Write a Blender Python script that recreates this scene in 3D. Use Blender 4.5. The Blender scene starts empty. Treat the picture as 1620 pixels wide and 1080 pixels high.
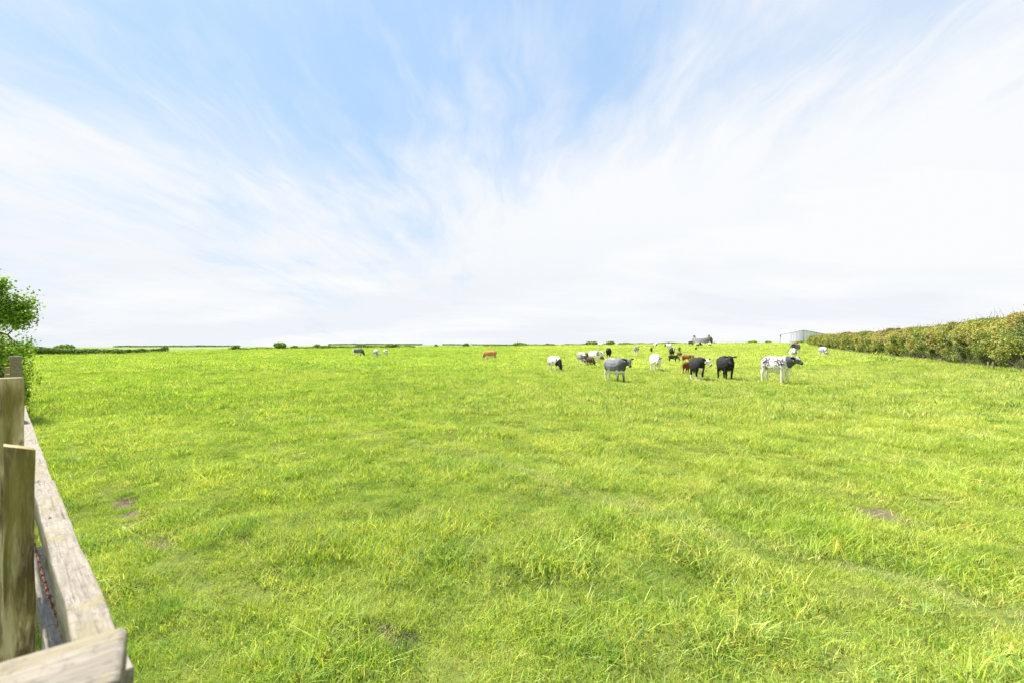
import bpy, bmesh, math, random
import numpy as np
from mathutils import Vector, Matrix, noise as mnoise

random.seed(7)
RNG = np.random.default_rng(11)
SC = bpy.context.scene
COL = SC.collection
rad = math.radians

# ------------------------------------------------------------------ camera
FPX = 675.0          # focal length in pixels of a 1620 px wide frame (15 mm on full frame)
CAMZ = 2.1
cam_d = bpy.data.cameras.new("camera")
cam_d.sensor_width = 36.0
cam_d.lens = 15.0
cam_d.clip_start = 0.05
cam_d.clip_end = 20000
cam_d.dof.use_dof = True
cam_d.dof.focus_distance = 9.0
cam_d.dof.aperture_fstop = 3.2
cam = bpy.data.objects.new("camera", cam_d)
COL.objects.link(cam)
cam.location = (0, 0, CAMZ)
cam.rotation_euler = (rad(90), 0, 0)
SC.camera = cam

# ------------------------------------------------------------------ light
SUN_EL = 54.0
SUN_AZ = 305.0       # compass-like: 0 = +Y (away from camera), 90 = +X (right); 305 = left and in front
EXPOSURE = 1.75
sd = Vector((math.sin(rad(SUN_AZ)) * math.cos(rad(SUN_EL)),
             math.cos(rad(SUN_AZ)) * math.cos(rad(SUN_EL)), math.sin(rad(SUN_EL))))
sl = bpy.data.lights.new("sun", 'SUN')
sl.energy = 3.9
sl.angle = rad(2.2)     # sun veiled by thin cloud
sl.color = (1.0, 0.955, 0.88)
sun = bpy.data.objects.new("sun", sl)
COL.objects.link(sun)
sun.rotation_euler = sd.to_track_quat('Z', 'Y').to_euler()
sun.location = (-30, -5, 40)

SC.view_settings.view_transform = 'Standard'
SC.view_settings.look = 'None'
SC.view_settings.gamma = 1.0
SC.view_settings.exposure = EXPOSURE
SC.view_settings.use_curve_mapping = False
SC.render.engine = 'CYCLES'


class NT:
    """tiny helper for node trees"""
    def __init__(s, tree):
        s.t = tree
        s.n = tree.nodes
        s.l = tree.links

    def new(s, typ, ins=None, **props):
        n = s.n.new(typ)
        for k, v in props.items():
            setattr(n, k, v)
        if ins:
            for k, v in ins.items():
                sock = n.inputs[k]
                if isinstance(v, bpy.types.NodeSocket):
                    s.l.new(v, sock)
                else:
                    sock.default_value = v
        return n

    def math(s, op, a, b=0.0, c=None, clamp=False):
        ins = {0: a, 1: b}
        if c is not None:
            ins[2] = c
        return s.new('ShaderNodeMath', ins, operation=op, use_clamp=clamp).outputs[0]

    def mix(s, f, a, b, blend='MIX'):
        n = s.new('ShaderNodeMix', None, data_type='RGBA', blend_type=blend)
        for i, v in ((0, f), (6, a), (7, b)):
            if isinstance(v, bpy.types.NodeSocket):
                s.l.new(v, n.inputs[i])
            else:
                n.inputs[i].default_value = v if i == 0 else (*v, 1) if len(v) == 3 else v
        return n.outputs[2]

    def ramp(s, f, stops, interp='LINEAR'):
        n = s.new('ShaderNodeValToRGB', {0: f})
        cr = n.color_ramp
        cr.interpolation = interp
        while len(cr.elements) < len(stops):
            cr.elements.new(0.5)
        for e, (p, c) in zip(cr.elements, stops):
            e.position = p
            e.color = (c, c, c, 1) if isinstance(c, (int, float)) else (*c, 1)
        return n.outputs[0]

    def noise(s, vec, scale, detail=4.0, rough=0.55, dist=0.0):
        ins = {'Scale': scale, 'Detail': detail, 'Roughness': rough, 'Distortion': dist}
        if vec is not None:
            ins['Vector'] = vec
        return s.new('ShaderNodeTexNoise', ins).outputs[0]

    def mapping(s, vec, scale=(1, 1, 1), rot=(0, 0, 0), loc=(0, 0, 0)):
        return s.new('ShaderNodeMapping', {'Vector': vec, 'Scale': scale, 'Rotation': rot, 'Location': loc}).outputs[0]


# ------------------------------------------------------------------ sky
w = bpy.data.worlds.new("World")
SC.world = w
w.use_nodes = True
W = NT(w.node_tree)
W.n.clear()
SKY_STRENGTH = 0.095
SKYO = ((2.69, 16.95, 6.87), (5.1, 9.91, 4.05), (13.03, 15.77, 0.84))
tc = W.new('ShaderNodeTexCoord')
gen = tc.outputs['Generated']
sky = W.new('ShaderNodeTexSky', None, sky_type='NISHITA', sun_disc=False)
sky.sun_elevation = rad(SUN_EL)
sky.sun_rotation = rad(SUN_AZ)
sky.air_density = 1.0
sky.dust_density = 1.2
sky.ozone_density = 1.6
sep = W.new('ShaderNodeSeparateXYZ', {0: gen})
zx, zy, zz = sep.outputs
zc = W.math('MAXIMUM', zz, 0.0)
den = W.math('ADD', zc, 0.16)
px_ = W.math('DIVIDE', zx, den)
py_ = W.math('DIVIDE', zy, den)
plane = W.new('ShaderNodeCombineXYZ', {0: px_, 1: py_, 2: 0.0}).outputs[0]
# broad cover: veil of cirrus low down and to the right, open blue up and to the left
warp = W.new('ShaderNodeTexNoise', {'Vector': plane, 'Scale': 1.6, 'Detail': 3.0}).outputs['Color']
wv_ = W.new('ShaderNodeVectorMath', {0: warp, 1: (0.5, 0.5, 0.5)}, operation='SUBTRACT').outputs[0]
wv_ = W.new('ShaderNodeVectorMath', {0: wv_, 'Scale': 0.26}, operation='SCALE').outputs[0]
wp = W.new('ShaderNodeVectorMath', {0: plane, 1: wv_}, operation='ADD').outputs[0]
n_big = W.noise(W.mapping(wp, (1.0, 0.55, 1), (0, 0, rad(-35)), SKYO[0]), 1.1, 3, 0.5, 0.2)
n_mid = W.noise(W.mapping(wp, (1.8, 1.0, 1), (0, 0, rad(-40)), SKYO[1]), 1.5, 8, 0.58, 0.3)
n_str = W.noise(W.mapping(wp, (4.6, 1.3, 1), (0, 0, rad(-34)), SKYO[2]), 1.5, 9, 0.6, 0.4)
low = W.ramp(zz, [(0.0, 1.15), (0.18, 1.02), (0.30, 0.76), (0.42, 0.42), (0.54, 0.18), (1.0, 0.10)])
rgt = W.new('ShaderNodeMapRange', {'Value': zx, 'From Min': -0.65, 'From Max': 0.60, 'To Min': -0.22, 'To Max': 0.26}).outputs[0]
cov = W.math('ADD', low, rgt)
cov = W.math('ADD', cov, W.math('MULTIPLY', W.math('SUBTRACT', n_big, 0.5), 1.3))
cov = W.math('ADD', cov, W.math('MULTIPLY', W.math('SUBTRACT', n_mid, 0.5), 0.75))
wis = W.new('ShaderNodeMapRange', {'Value': n_str, 'From Min': 0.42, 'From Max': 0.86, 'To Min': 0.0, 'To Max': 0.48}).outputs[0]
cov = W.math('ADD', cov, wis)
mask = W.new('ShaderNodeMapRange', {'Value': cov, 'From Min': -0.05, 'From Max': 1.08, 'To Min': 0.0, 'To Max': 1.0},
             interpolation_type='SMOOTHSTEP').outputs[0]
# cloud brightness: soft grey-lilac shading in the low cloud deck
n_sh = W.noise(W.mapping(plane, (0.5, 0.9, 1), (0, 0, rad(-12)), (8, 2, 0)), 0.9, 5, 0.55, 0.3)
cl_hi = (3.02, 3.06, 3.12)
cl_lo = (2.64, 2.77, 2.98)
sh_f = W.new('ShaderNodeMapRange', {'Value': n_sh, 'From Min': 0.36, 'From Max': 0.60, 'To Min': 0.0, 'To Max': 1.0}).outputs[0]
sh_f = W.math('MAXIMUM', sh_f, W.ramp(zz, [(0.0, 0.30), (0.10, 0.30), (0.24, 0.8), (0.5, 0.95)]))
cloud = W.mix(sh_f, cl_lo, cl_hi)
blue = W.mix(0.88, sky.outputs[0], (0.85, 1.68, 2.85))
mask = W.math('MULTIPLY_ADD', mask, 0.82, 0.18)
skycol = W.mix(mask, blue, cloud)
bg = W.new('ShaderNodeBackground', {'Color': skycol, 'Strength': SKY_STRENGTH})
W.new('ShaderNodeOutputWorld', {0: bg.outputs[0]})

# ------------------------------------------------------------------ terrain function
PXC = np.array([0, 200, 300, 420, 540, 700, 850, 1000, 1100, 1290, 1400, 1620], float)
Z0 = np.full(12, -2.1)
Z10 = np.array([-2.1] * 8 + [-2.1, -2.1, -2.05, -1.92])
Z23 = np.array([-2.25, -2.25, -2.25, -2.25, -2.25, -2.22, -2.2, -2.18, -2.15, -2.12, -1.93, -1.58])
Z35 = np.array([-2.4, -2.4, -2.4, -2.4, -2.4, -2.4, -2.4, -2.36, -2.32, -2.15, -1.78, -1.42])
Z60 = np.array([-2.7, -2.7, -2.65, -2.6, -2.6, -2.6, -2.5, -2.3, -2.25, -2.1, -1.6, -1.3])
DF = np.array([95, 95, 115, 140, 160, 190, 200, 210, 210, 220, 220, 220], float)
YF = np.array([562, 561, 556, 552.5, 551, 549, 547, 545, 543.5, 542.5, 541.5, 541])
YR = np.interp(PXC, [0, 340, 420, 480, 540, 620, 660, 700, 850, 1000, 1620],
               [548.5, 548, 547.3, 545.7, 544.6, 543.6, 543.6, 544.8, 545.5, 546, 546])
NP_, ND = 82, 500
pg = np.linspace(0, 1620, NP_)
lg = np.linspace(math.log(1.0), math.log(9000.0), ND)
TAB = np.zeros((NP_, ND))
for i, p in enumerate(pg):
    f = lambda a: float(np.interp(p, PXC, a))
    d = f(DF)
    zf = -(f(YF) - 540) / FPX * d
    zr = -(f(YR) - 540) / FPX * 950
    ks = [0.5, 10, 23, 35, 60, d, d + 70, 480, 950, 1300, 3000, 9000]
    vs = [f(Z0), f(Z10), f(Z23), f(Z35), f(Z60), zf, zf - 2.6, -10.5, zr, zr - 7, -60, -200]
    TAB[i] = np.interp(lg, np.log(ks), vs)
k = np.exp(-0.5 * (np.arange(-14, 15) / 5.0) ** 2)
k /= k.sum()
for i in range(NP_):
    TAB[i] = np.convolve(np.pad(TAB[i], 14, mode='edge'), k, 'valid')
k2 = np.array([1, 2, 3, 2, 1.]) / 9
for j in range(ND):
    TAB[:, j] = np.convolve(np.pad(TAB[:, j], 2, mode='edge'), k2, 'valid')


def fbm2(X, Y, scale, seed=0, octs=3):
    """vectorised value noise, about -1..1"""
    X = np.asarray(X, float) / scale
    Y = np.asarray(Y, float) / scale
    out = np.zeros(np.broadcast(X, Y).shape)
    amp, tot = 1.0, 0.0
    for o in range(octs):
        xi = np.floor(X).astype(np.int64)
        yi = np.floor(Y).astype(np.int64)
        fx, fy = X - xi, Y - yi
        fx = fx * fx * (3 - 2 * fx)
        fy = fy * fy * (3 - 2 * fy)

        def h(a, b):
            n = (a * 374761393 + b * 668265263 + (seed + o * 13) * 974634777) & 0x7fffffff
            n = ((n ^ (n >> 13)) * 1274126177) & 0x7fffffff
            n = n ^ (n >> 16)
            return (n & 0xffff) / 32767.5 - 1.0
        a, b = h(xi, yi), h(xi + 1, yi)
        c, d = h(xi, yi + 1), h(xi + 1, yi + 1)
        out = out + amp * ((a + (b - a) * fx) * (1 - fy) + (c + (d - c) * fx) * fy)
        tot += amp
        amp *= 0.5
        X, Y = X * 2.03 + 5.2, Y * 2.03 + 1.7
    return out / tot


TH_MAX = math.atan(810 / FPX)


def ground(X, Y, bumps=True):
    X = np.asarray(X, float)
    Y = np.asarray(Y, float)
    th = np.arctan2(X, Y)
    r = np.hypot(X, Y)
    thc = np.clip(th, -TH_MAX, TH_MAX)
    D = np.clip(r * np.cos(thc), 1.0, 8999)
    p = np.clip(810 + FPX * np.tan(thc), 0, 1620)
    fi = p / 1620 * (NP_ - 1)
    fj = (np.log(D) - lg[0]) / (lg[-1] - lg[0]) * (ND - 1)
    i0 = np.clip(fi.astype(int), 0, NP_ - 2)
    j0 = np.clip(fj.astype(int), 0, ND - 2)
    a, b = fi - i0, fj - j0
    z = (TAB[i0, j0] * (1 - a) * (1 - b) + TAB[i0 + 1, j0] * a * (1 - b)
         + TAB[i0, j0 + 1] * (1 - a) * b + TAB[i0 + 1, j0 + 1] * a * b)
    z = z + CAMZ
    if bumps:
        z = z + 0.05 * fbm2(X, Y, 1.1, 3) + 0.075 * fbm2(X, Y, 0.5, 5, 2) * np.clip(1.5 - r / 20, 0, 1)
        far = np.clip((r - 15) / 60, 0, 1)
        z = z + 0.05 * fbm2(X, Y, 7.0, 8) * far
    return z


def gz(x, y):
    return float(ground(x, y))


def on_ground(px, py):
    """world point of the field seen at photo pixel (px, py)"""
    D = np.exp(np.linspace(math.log(1.2), math.log(230), 2500))
    X = (px - 810) / FPX * D
    z = ground(X, D, False)
    ypix = 540 - (z - CAMZ) / D * FPX
    ok = np.where(ypix <= py)[0]
    i = int(ok[0]) if len(ok) else int(np.argmin(np.abs(ypix - py)))
    return float(X[i]), float(D[i])


# ------------------------------------------------------------------ helpers
def mat(name):
    m = bpy.data.materials.new(name)
    m.use_nodes = True
    m.node_tree.nodes.clear()
    return m, NT(m.node_tree)


def principled(T, color, rough=0.9, bump=None, bstr=0.3, bdist=0.02, spec=0.3):
    ins = {'Base Color': color if isinstance(color, bpy.types.NodeSocket) else (*color, 1),
           'Roughness': rough, 'Specular IOR Level': spec}
    if bump is not None:
        ins['Normal'] = T.new('ShaderNodeBump', {'Height': bump, 'Strength': bstr, 'Distance': bdist}).outputs[0]
    b = T.new('ShaderNodeBsdfPrincipled', ins)
    T.new('ShaderNodeOutputMaterial', {0: b.outputs[0]})
    return b


def mesh_np(name, verts, faces_list, mats=(), attrs=None, smooth=False):
    """faces_list: list of (n,k) int arrays"""
    me = bpy.data.meshes.new(name)
    verts = np.asarray(verts, np.float32)
    me.vertices.add(len(verts))
    me.vertices.foreach_set('co', verts.ravel())
    loops, starts, tot = [], [], 0
    for f in faces_list:
        f = np.asarray(f, np.int32)
        if len(f) == 0:
            continue
        n, kk = f.shape
        loops.append(f.ravel())
        starts.append(tot + np.arange(n) * kk)
        tot += n * kk
    loops = np.concatenate(loops)
    starts = np.concatenate(starts).astype(np.int32)
    me.loops.add(len(loops))
    me.loops.foreach_set('vertex_index', loops)
    me.polygons.add(len(starts))
    me.polygons.foreach_set('loop_start', starts)
    if attrs:
        for an, av in attrs.items():
            av = np.asarray(av, np.float32)
            if av.ndim == 2:
                if av.shape[1] == 3:
                    av = np.concatenate([av, np.ones((len(av), 1), np.float32)], 1)
                a = me.attributes.new(an, 'FLOAT_COLOR', 'POINT')
                a.data.foreach_set('color', av.ravel())
            else:
                a = me.attributes.new(an, 'FLOAT', 'POINT')
                a.data.foreach_set('value', av)
    for m in mats:
        me.materials.append(m)
    me.update(calc_edges=True)
    if smooth:
        me.polygons.foreach_set('use_smooth', np.ones(len(me.polygons), bool))
    me.validate()
    return me


def obj(name, me, parent=None, loc=(0, 0, 0), rot=(0, 0, 0), **tags):
    o = bpy.data.objects.new(name, me)
    COL.objects.link(o)
    o.location = loc
    o.rotation_euler = rot
    if parent is not None:
        o.parent = parent
    for kk, v in tags.items():
        if v is not None:
            o[kk] = v
    return o


def thing(name, label, cat, loc=(0, 0, 0), rotz=0, group=None):
    return obj(name, None, None, loc, (0, 0, rotz), label=label, category=cat, group=group)


# ------------------------------------------------------------------ ground
th_d = np.radians(np.arange(-58, 58.01, 0.28))
th_s = np.radians(np.arange(62, 300, 4.0))
ths = np.concatenate([th_d, th_s])
rs = np.concatenate([[0.25, 0.6, 1.0, 1.3], 1.6 * 1.0165 ** np.arange(0, 526)])
R_, T_ = np.meshgrid(rs, ths, indexing='ij')
GX, GY = R_ * np.sin(T_), R_ * np.cos(T_)
GZ = ground(GX, GY)
nr, nt = GX.shape
vs = np.stack([GX, GY, GZ], -1).reshape(-1, 3)
ii, jj = np.meshgrid(np.arange(nr - 1), np.arange(nt), indexing='ij')
jn = (jj + 1) % nt
q = np.stack([ii * nt + jj, (ii + 1) * nt + jj, (ii + 1) * nt + jn, ii * nt + jn], -1).reshape(-1, 4)
q = q[:, ::-1]
vs = np.concatenate([vs, [[0, 0, gz(0, 0.01)]]])
cidx = len(vs) - 1
tri = np.stack([np.full(nt, cidx), (np.arange(nt) + 1) % nt, np.arange(nt)], -1)

GRASS_STOPS = [(0.0, (0.17, 0.30, 0.014)), (0.30, (0.30, 0.43, 0.024)), (0.6, (0.42, 0.50, 0.055)), (1.0, (0.54, 0.57, 0.12))]


def grass_color(T, pos):
    """shared field colour by place: lush green to yellow green, with reddish seed-head and straw patches"""
    n1 = T.noise(pos, 0.09, 4, 0.55)
    n2 = T.noise(pos, 0.75, 5, 0.6, 0.4)
    n3 = T.noise(pos, 3.3, 4, 0.6)
    s = T.new('ShaderNodeSeparateXYZ', {0: pos}).outputs
    # the grass is yellower to the right and in the middle distance
    yx = T.new('ShaderNodeMapRange', {'Value': s[0], 'From Min': -8.0, 'From Max': 14.0, 'To Min': -0.13, 'To Max': 0.10}).outputs[0]
    yy = T.new('ShaderNodeMapRange', {'Value': s[1], 'From Min': 2.0, 'From Max': 14.0, 'To Min': 0.09, 'To Max': 0.07}).outputs[0]
    v = T.math('ADD', T.math('ADD', T.math('MULTIPLY', n1, 0.55), T.math('MULTIPLY', n2, 0.75)), T.math('MULTIPLY', n3, 0.35))
    v = T.math('ADD', T.math('SUBTRACT', v, 0.33), T.math('ADD', yx, yy))
    c = T.ramp(v, GRASS_STOPS)
    red = T.new('ShaderNodeMapRange', {'Value': T.noise(pos, 0.55, 4, 0.65), 'From Min': 0.60, 'From Max': 0.74, 'To Min': 0, 'To Max': 0.28}).outputs[0]
    c = T.mix(red, c, (0.34, 0.27, 0.07))
    return c


m_ground, T = mat("pasture_ground")
pos = T.new('ShaderNodeNewGeometry').outputs['Position']
gc = grass_color(T, pos)
dist = T.new('ShaderNodeVectorMath', {0: pos}, operation='LENGTH').outputs['Value']
fine = T.noise(pos, 9.0, 5, 0.7)
fine2 = T.noise(T.mapping(pos, (1, 0.35, 1)), 1.6, 6, 0.7)
near_soil = T.mix(fine, (0.05, 0.07, 0.015), (0.17, 0.20, 0.045))
fdark = T.new('ShaderNodeMapRange', {'Value': fine2, 'From Min': 0.33, 'From Max': 0.62, 'To Min': 0.62, 'To Max': 1.05}).outputs[0]
gfar = T.mix(1.0, gc, fdark, 'MULTIPLY')
nf = T.new('ShaderNodeMapRange', {'Value': dist, 'From Min': 9, 'From Max': 28, 'To Min': 0, 'To Max': 1}).outputs[0]
c1 = T.mix(nf, near_soil, gfar)
# distant farmland beyond the field: paler patchwork
vor = T.new('ShaderNodeTexVoronoi', {'Vector': T.mapping(pos, (1, 0.55, 1)), 'Scale': 0.006, 'Randomness': 1.0}, feature='F1')
patch = T.mix(T.new('ShaderNodeSeparateColor', {0: vor.outputs['Color']}).outputs[0], (0.11, 0.18, 0.045), (0.21, 0.25, 0.09))
ff = T.new('ShaderNodeMapRange', {'Value': dist, 'From Min': 225, 'From Max': 300, 'To Min': 0, 'To Max': 1}).outputs[0]
c2 = T.mix(ff, c1, patch)
# mud where the attribute says so
mud = T.new('ShaderNodeAttribute', None, attribute_name='mud').outputs['Fac']
mudn = T.math('ADD', mud, T.math('MULTIPLY', T.math('SUBTRACT', T.noise(pos, 11, 6, 0.75), 0.5), 1.5))
mf = T.new('ShaderNodeMapRange', {'Value': mudn, 'From Min': 0.35, 'From Max': 0.6, 'To Min': 0, 'To Max': 1}).outputs[0]
mudc = T.mix(T.noise(pos, 14, 4, 0.6), (0.05, 0.037, 0.026), (0.19, 0.15, 0.11))
c3 = T.mix(mf, c2, mudc)
principled(T, c3, 1.0, T.noise(pos, 22, 4, 0.7), 0.6, 0.03, 0.0)

# muddy spots (photo pixel, radius in metres)
MUD = [(258, 853, 0.11), (280, 860, 0.10), (242, 862, .06), (215, 822, 0.09), (200, 788, 0.09), (207, 806, 0.06), (1398, 813, 0.22), (1355, 803, 0.14), (1378, 807, .07), (1315, 800, 0.06),
       (612, 990, 0.06), (640, 1000, 0.06), (575, 990, 0.04), (160, 752, 0.08), (235, 838, 0.06), (148, 738, 0.06), (1590, 775, 0.12), (385, 860, .04)]
MUDW = []
for (px, py, r) in MUD:
    x, y = on_ground(px, py)
    MUDW.append((x, y, r * 1.35))


def mud_at(X, Y):
    m = np.zeros(np.shape(X))
    for (x, y, r) in MUDW:
        d = np.hypot(np.asarray(X) - x, (np.asarray(Y) - y) * 1.0)
        m = np.maximum(m, np.clip(1.35 - 0.75 * d / r, 0, 1))
    return m


TR = [on_ground(*p) for p in ((62, 662), (95, 700), (135, 738), (190, 785), (225, 835), (290, 875), (330, 940))]


def trail_at(X, Y):
    """1 on the trodden cattle path beside the fence"""
    best = np.full(np.shape(X), 9.0)
    for (a, b) in zip(TR[:-1], TR[1:]):
        a_, b_ = np.array(a), np.array(b)
        ab = b_ - a_
        t = np.clip(((X - a_[0]) * ab[0] + (Y - a_[1]) * ab[1]) / (ab @ ab), 0, 1)
        best = np.minimum(best, np.hypot(X - a_[0] - t * ab[0], Y - a_[1] - t * ab[1]))
    return np.clip(1.2 - best / 0.28, 0, 1)


TK = [on_ground(*p) for p in ((583, 686), (647, 699), (746, 723), (820, 743), (894, 773), (1011, 804), (1149, 853), (1255, 880), (1411, 911), (1530, 945), (1640, 975))]


def polyline_at(PL, X, Y, w0):
    best = np.full(np.shape(X), 9.0)
    for (a, b) in zip(PL[:-1], PL[1:]):
        a_, b_ = np.array(a), np.array(b)
        ab = b_ - a_
        t = np.clip(((X - a_[0]) * ab[0] + (Y - a_[1]) * ab[1]) / (ab @ ab), 0, 1)
        best = np.minimum(best, np.hypot(X - a_[0] - t * ab[0], Y - a_[1] - t * ab[1]))
    return np.clip(1.25 - best / w0, 0, 1)


def track_at(X, Y):
    return polyline_at(TK, X, Y, 0.17) * np.clip(.75 + .8 * fbm2(X, Y, .8, 97), .2, 1)


mudv = np.maximum(mud_at(vs[:, 0], vs[:, 1]), 0.28 * trail_at(vs[:, 0], vs[:, 1]))
vs[:, 2] -= 0.05 * mudv
me = mesh_np("ground", vs, [q, tri], [m_ground], {'mud': mudv}, smooth=True)
obj("ground", me, kind='structure')

# ------------------------------------------------------------------ grass
m_grass, T = mat("grass_blades")
pos = T.new('ShaderNodeNewGeometry').outputs['Position']
gc = grass_color(T, pos)
dry = T.new('ShaderNodeAttribute', None, attribute_name='dry', attribute_type='INSTANCER').outputs['Fac']
gc = T.mix(T.math('MULTIPLY', dry, 0.42), gc, (0.50, 0.48, 0.24))
tone = T.new('ShaderNodeAttribute', None, attribute_name='tone', attribute_type='INSTANCER').outputs['Fac']
gc = T.mix(T.math('MAXIMUM', tone, 0.0), gc, T.mix(1.0, gc, (1.25, 1.14, 1.9), 'MULTIPLY'))
gc = T.mix(T.math('MAXIMUM', T.math('MULTIPLY', tone, -1.0), 0.0), gc, T.mix(1.0, gc, (0.42, 0.60, 0.62), 'MULTIPLY'))
bc = T.new('ShaderNodeAttribute', None, attribute_name='blade').outputs['Color']
col = T.mix(1.0, gc, bc, 'MULTIPLY')
dif = T.new('ShaderNodeBsdfDiffuse', {'Color': col, 'Roughness': 0.6})
trl = T.new('ShaderNodeBsdfTranslucent', {'Color': T.mix(1.0, col, (1.15, 1.12, 0.7), 'MULTIPLY')})
glo = T.new('ShaderNodeBsdfGlossy', {'Color': (0.7, 0.75, 0.6, 1), 'Roughness': 0.55})
s1 = T.new('ShaderNodeMixShader', {0: 0.40, 1: dif.outputs[0], 2: trl.outputs[0]})
s2 = T.new('ShaderNodeMixShader', {0: 0.035, 1: s1.outputs[0], 2: glo.outputs[0]})
T.new('ShaderNodeOutputMaterial', {0: s2.outputs[0]})


def blades_mesh(name, n, radius, hmin, hmax, wid, lean, segs, tint, seed, clump=False, sq=False):
    """a tuft: n tapered bent blades. tint = list of (weight, rgb) multipliers"""
    g = np.random.default_rng(seed)
    if sq:
        ox, oy = g.uniform(-radius, radius, n), g.uniform(-radius, radius, n)
    else:
        rr = radius * np.sqrt(g.random(n))
        aa = g.random(n) * 2 * np.pi
        ox, oy = rr * np.cos(aa), rr * np.sin(aa)
    if clump:
        az = np.arctan2(oy, ox) + g.normal(0, 0.5, n)
    else:
        az = g.random(n) * 6.283
    H = g.uniform(hmin, hmax, n)
    L = H * np.abs(g.normal(lean, 0.35 * lean + 0.1, n))
    dx, dy = np.cos(az), np.sin(az)
    wa = az + np.pi / 2 + g.normal(0, 0.5, n)
    wx, wy = np.cos(wa), np.sin(wa)
    ww = wid * g.uniform(0.6, 1.3, n)
    V, F4, F3 = [], [], []
    ks = np.linspace(0, 1, segs + 1)
    rows = []
    droop = g.uniform(0.0, 0.55, n) * (L / H > 0.5)
    for kk in ks[:-1]:
        wd = ww * (1 - kk ** 1.6 * 0.75) * 0.5
        cx = ox + dx * L * kk ** 1.7
        cy = oy + dy * L * kk ** 1.7
        cz = H * (kk - droop * kk ** 2.5) - 0.01
        rows.append(np.stack([cx - wx * wd, cy - wy * wd, cz], -1))
        rows.append(np.stack([cx + wx * wd, cy + wy * wd, cz], -1))
    tip = np.stack([ox + dx * L, oy + dy * L, H * (1 - droop)], -1)
    rows.append(tip)
    V = np.stack(rows, 1)          # n, 2*segs+1, 3
    m = V.shape[1]
    base = np.arange(n)[:, None] * m
    for s in range(segs - 1):
        F4.append(base + np.array([[2 * s, 2 * s + 1, 2 * s + 3, 2 * s + 2]]))
    F3.append(base + np.array([[2 * segs - 2, 2 * segs - 1, 2 * segs]]))
    wts = np.array([t[0] for t in tint], float)
    pick = g.choice(len(tint), n, p=wts / wts.sum())
    cols = np.array([t[1] for t in tint])[pick] * g.uniform(0.8, 1.2, (n, 1))
    cols = np.repeat(cols[:, None, :], m, 1).reshape(-1, 3)
    return mesh_np(name, V.reshape(-1, 3), [np.concatenate(F4) if F4 else np.zeros((0, 4)), F3[0]], [m_grass], {'blade': cols})


TG = [(4.5, (0.98, 1.05, 0.95)), (4, (1.25, 1.18, 1.3)), (2.6, (0.48, 0.66, 0.6)), (1.1, (0.22, 0.32, 0.3)), (1.9, (1.5, 1.38, 2.8)), (0.8, (1.65, 1.0, 1.7))]
TM = [(4, (0.95, 1.0, 1.2)), (3, (1.15, 1.12, 1.5)), (3, (0.5, 0.66, 0.9)), (1.5, (0.3, 0.42, 0.6)), (2, (1.4, 1.25, 2.6)), (0.8, (1.4, 0.9, 2.0))]
TD = [(4, (0.82, 1.0, 1.0)), (2.5, (1.15, 1.2, 1.5)), (2.2, (0.45, 0.64, 0.7)), (1, (1.5, 1.35, 2.4))]
TS = [(4, (1.7, 1.4, 2.6)), (2, (1.3, 1.25, 1.6)), (1, (1.9, 1.3, 2.5))]
TB = [(4, (0.85, 1.05, 2.3)), (2, (1.1, 1.2, 2.8)), (2, (0.7, 0.9, 1.2))]
tufts = []
src_col = bpy.data.collections.new("tuft_sources")     # not linked to the scene: sources only
defs = []
for s in range(5):
    defs.append(('sward', blades_mesh("t", 135, 0.17, 0.025, 0.078, 0.0044, 0.95, 3, TG, 10 + s, sq=True)))
for s in range(3):
    defs.append(('lush', blades_mesh("t", 100, 0.09, 0.06, 0.135, 0.0048, 0.95, 4, TD, 30 + s, clump=True)))
for s in range(2):
    defs.append(('straw', blades_mesh("t", 42, 0.15, 0.03, 0.09, 0.0038, 1.9, 3, TS, 40 + s)))
for s in range(2):
    defs.append(('blue', blades_mesh("t", 60, 0.11, 0.08, 0.16, 0.0058, 1.15, 4, TB, 50 + s, clump=True)))
for s in range(4):
    defs.append(('mid', blades_mesh("t", 170, 0.34, 0.03, 0.11, 0.010, 0.8, 2, TM, 60 + s, sq=True)))
for s in range(2):
    defs.append(('midlush', blades_mesh("t", 60, 0.2, 0.07, 0.18, 0.014, 0.8, 2, TD, 70 + s, clump=True)))
for s in range(3):
    defs.append(('far', blades_mesh("t", 260, 1.0, 0.05, 0.13, 0.03, 0.9, 1, TM, 80 + s, sq=True)))
for s in range(3):
    defs.append(('weed', blades_mesh("t", 46, 0.14, 0.12, 0.36, 0.03, 0.7, 3, [(3, (0.5, 0.72, 1.0)), (1, (0.75, 0.9, 1.2)), (0.6, (1.0, 0.7, 0.8))], 90 + s, clump=True)))
idx_of = {}
for i, (kname, me_) in enumerate(defs):
    o = bpy.data.objects.new("a%03d_tuft" % i, me_)
    src_col.objects.link(o)
    idx_of.setdefault(kname, []).append(i)

PTS, ROT, SCL, IDX, DRY = [], [], [], [], []


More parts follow.
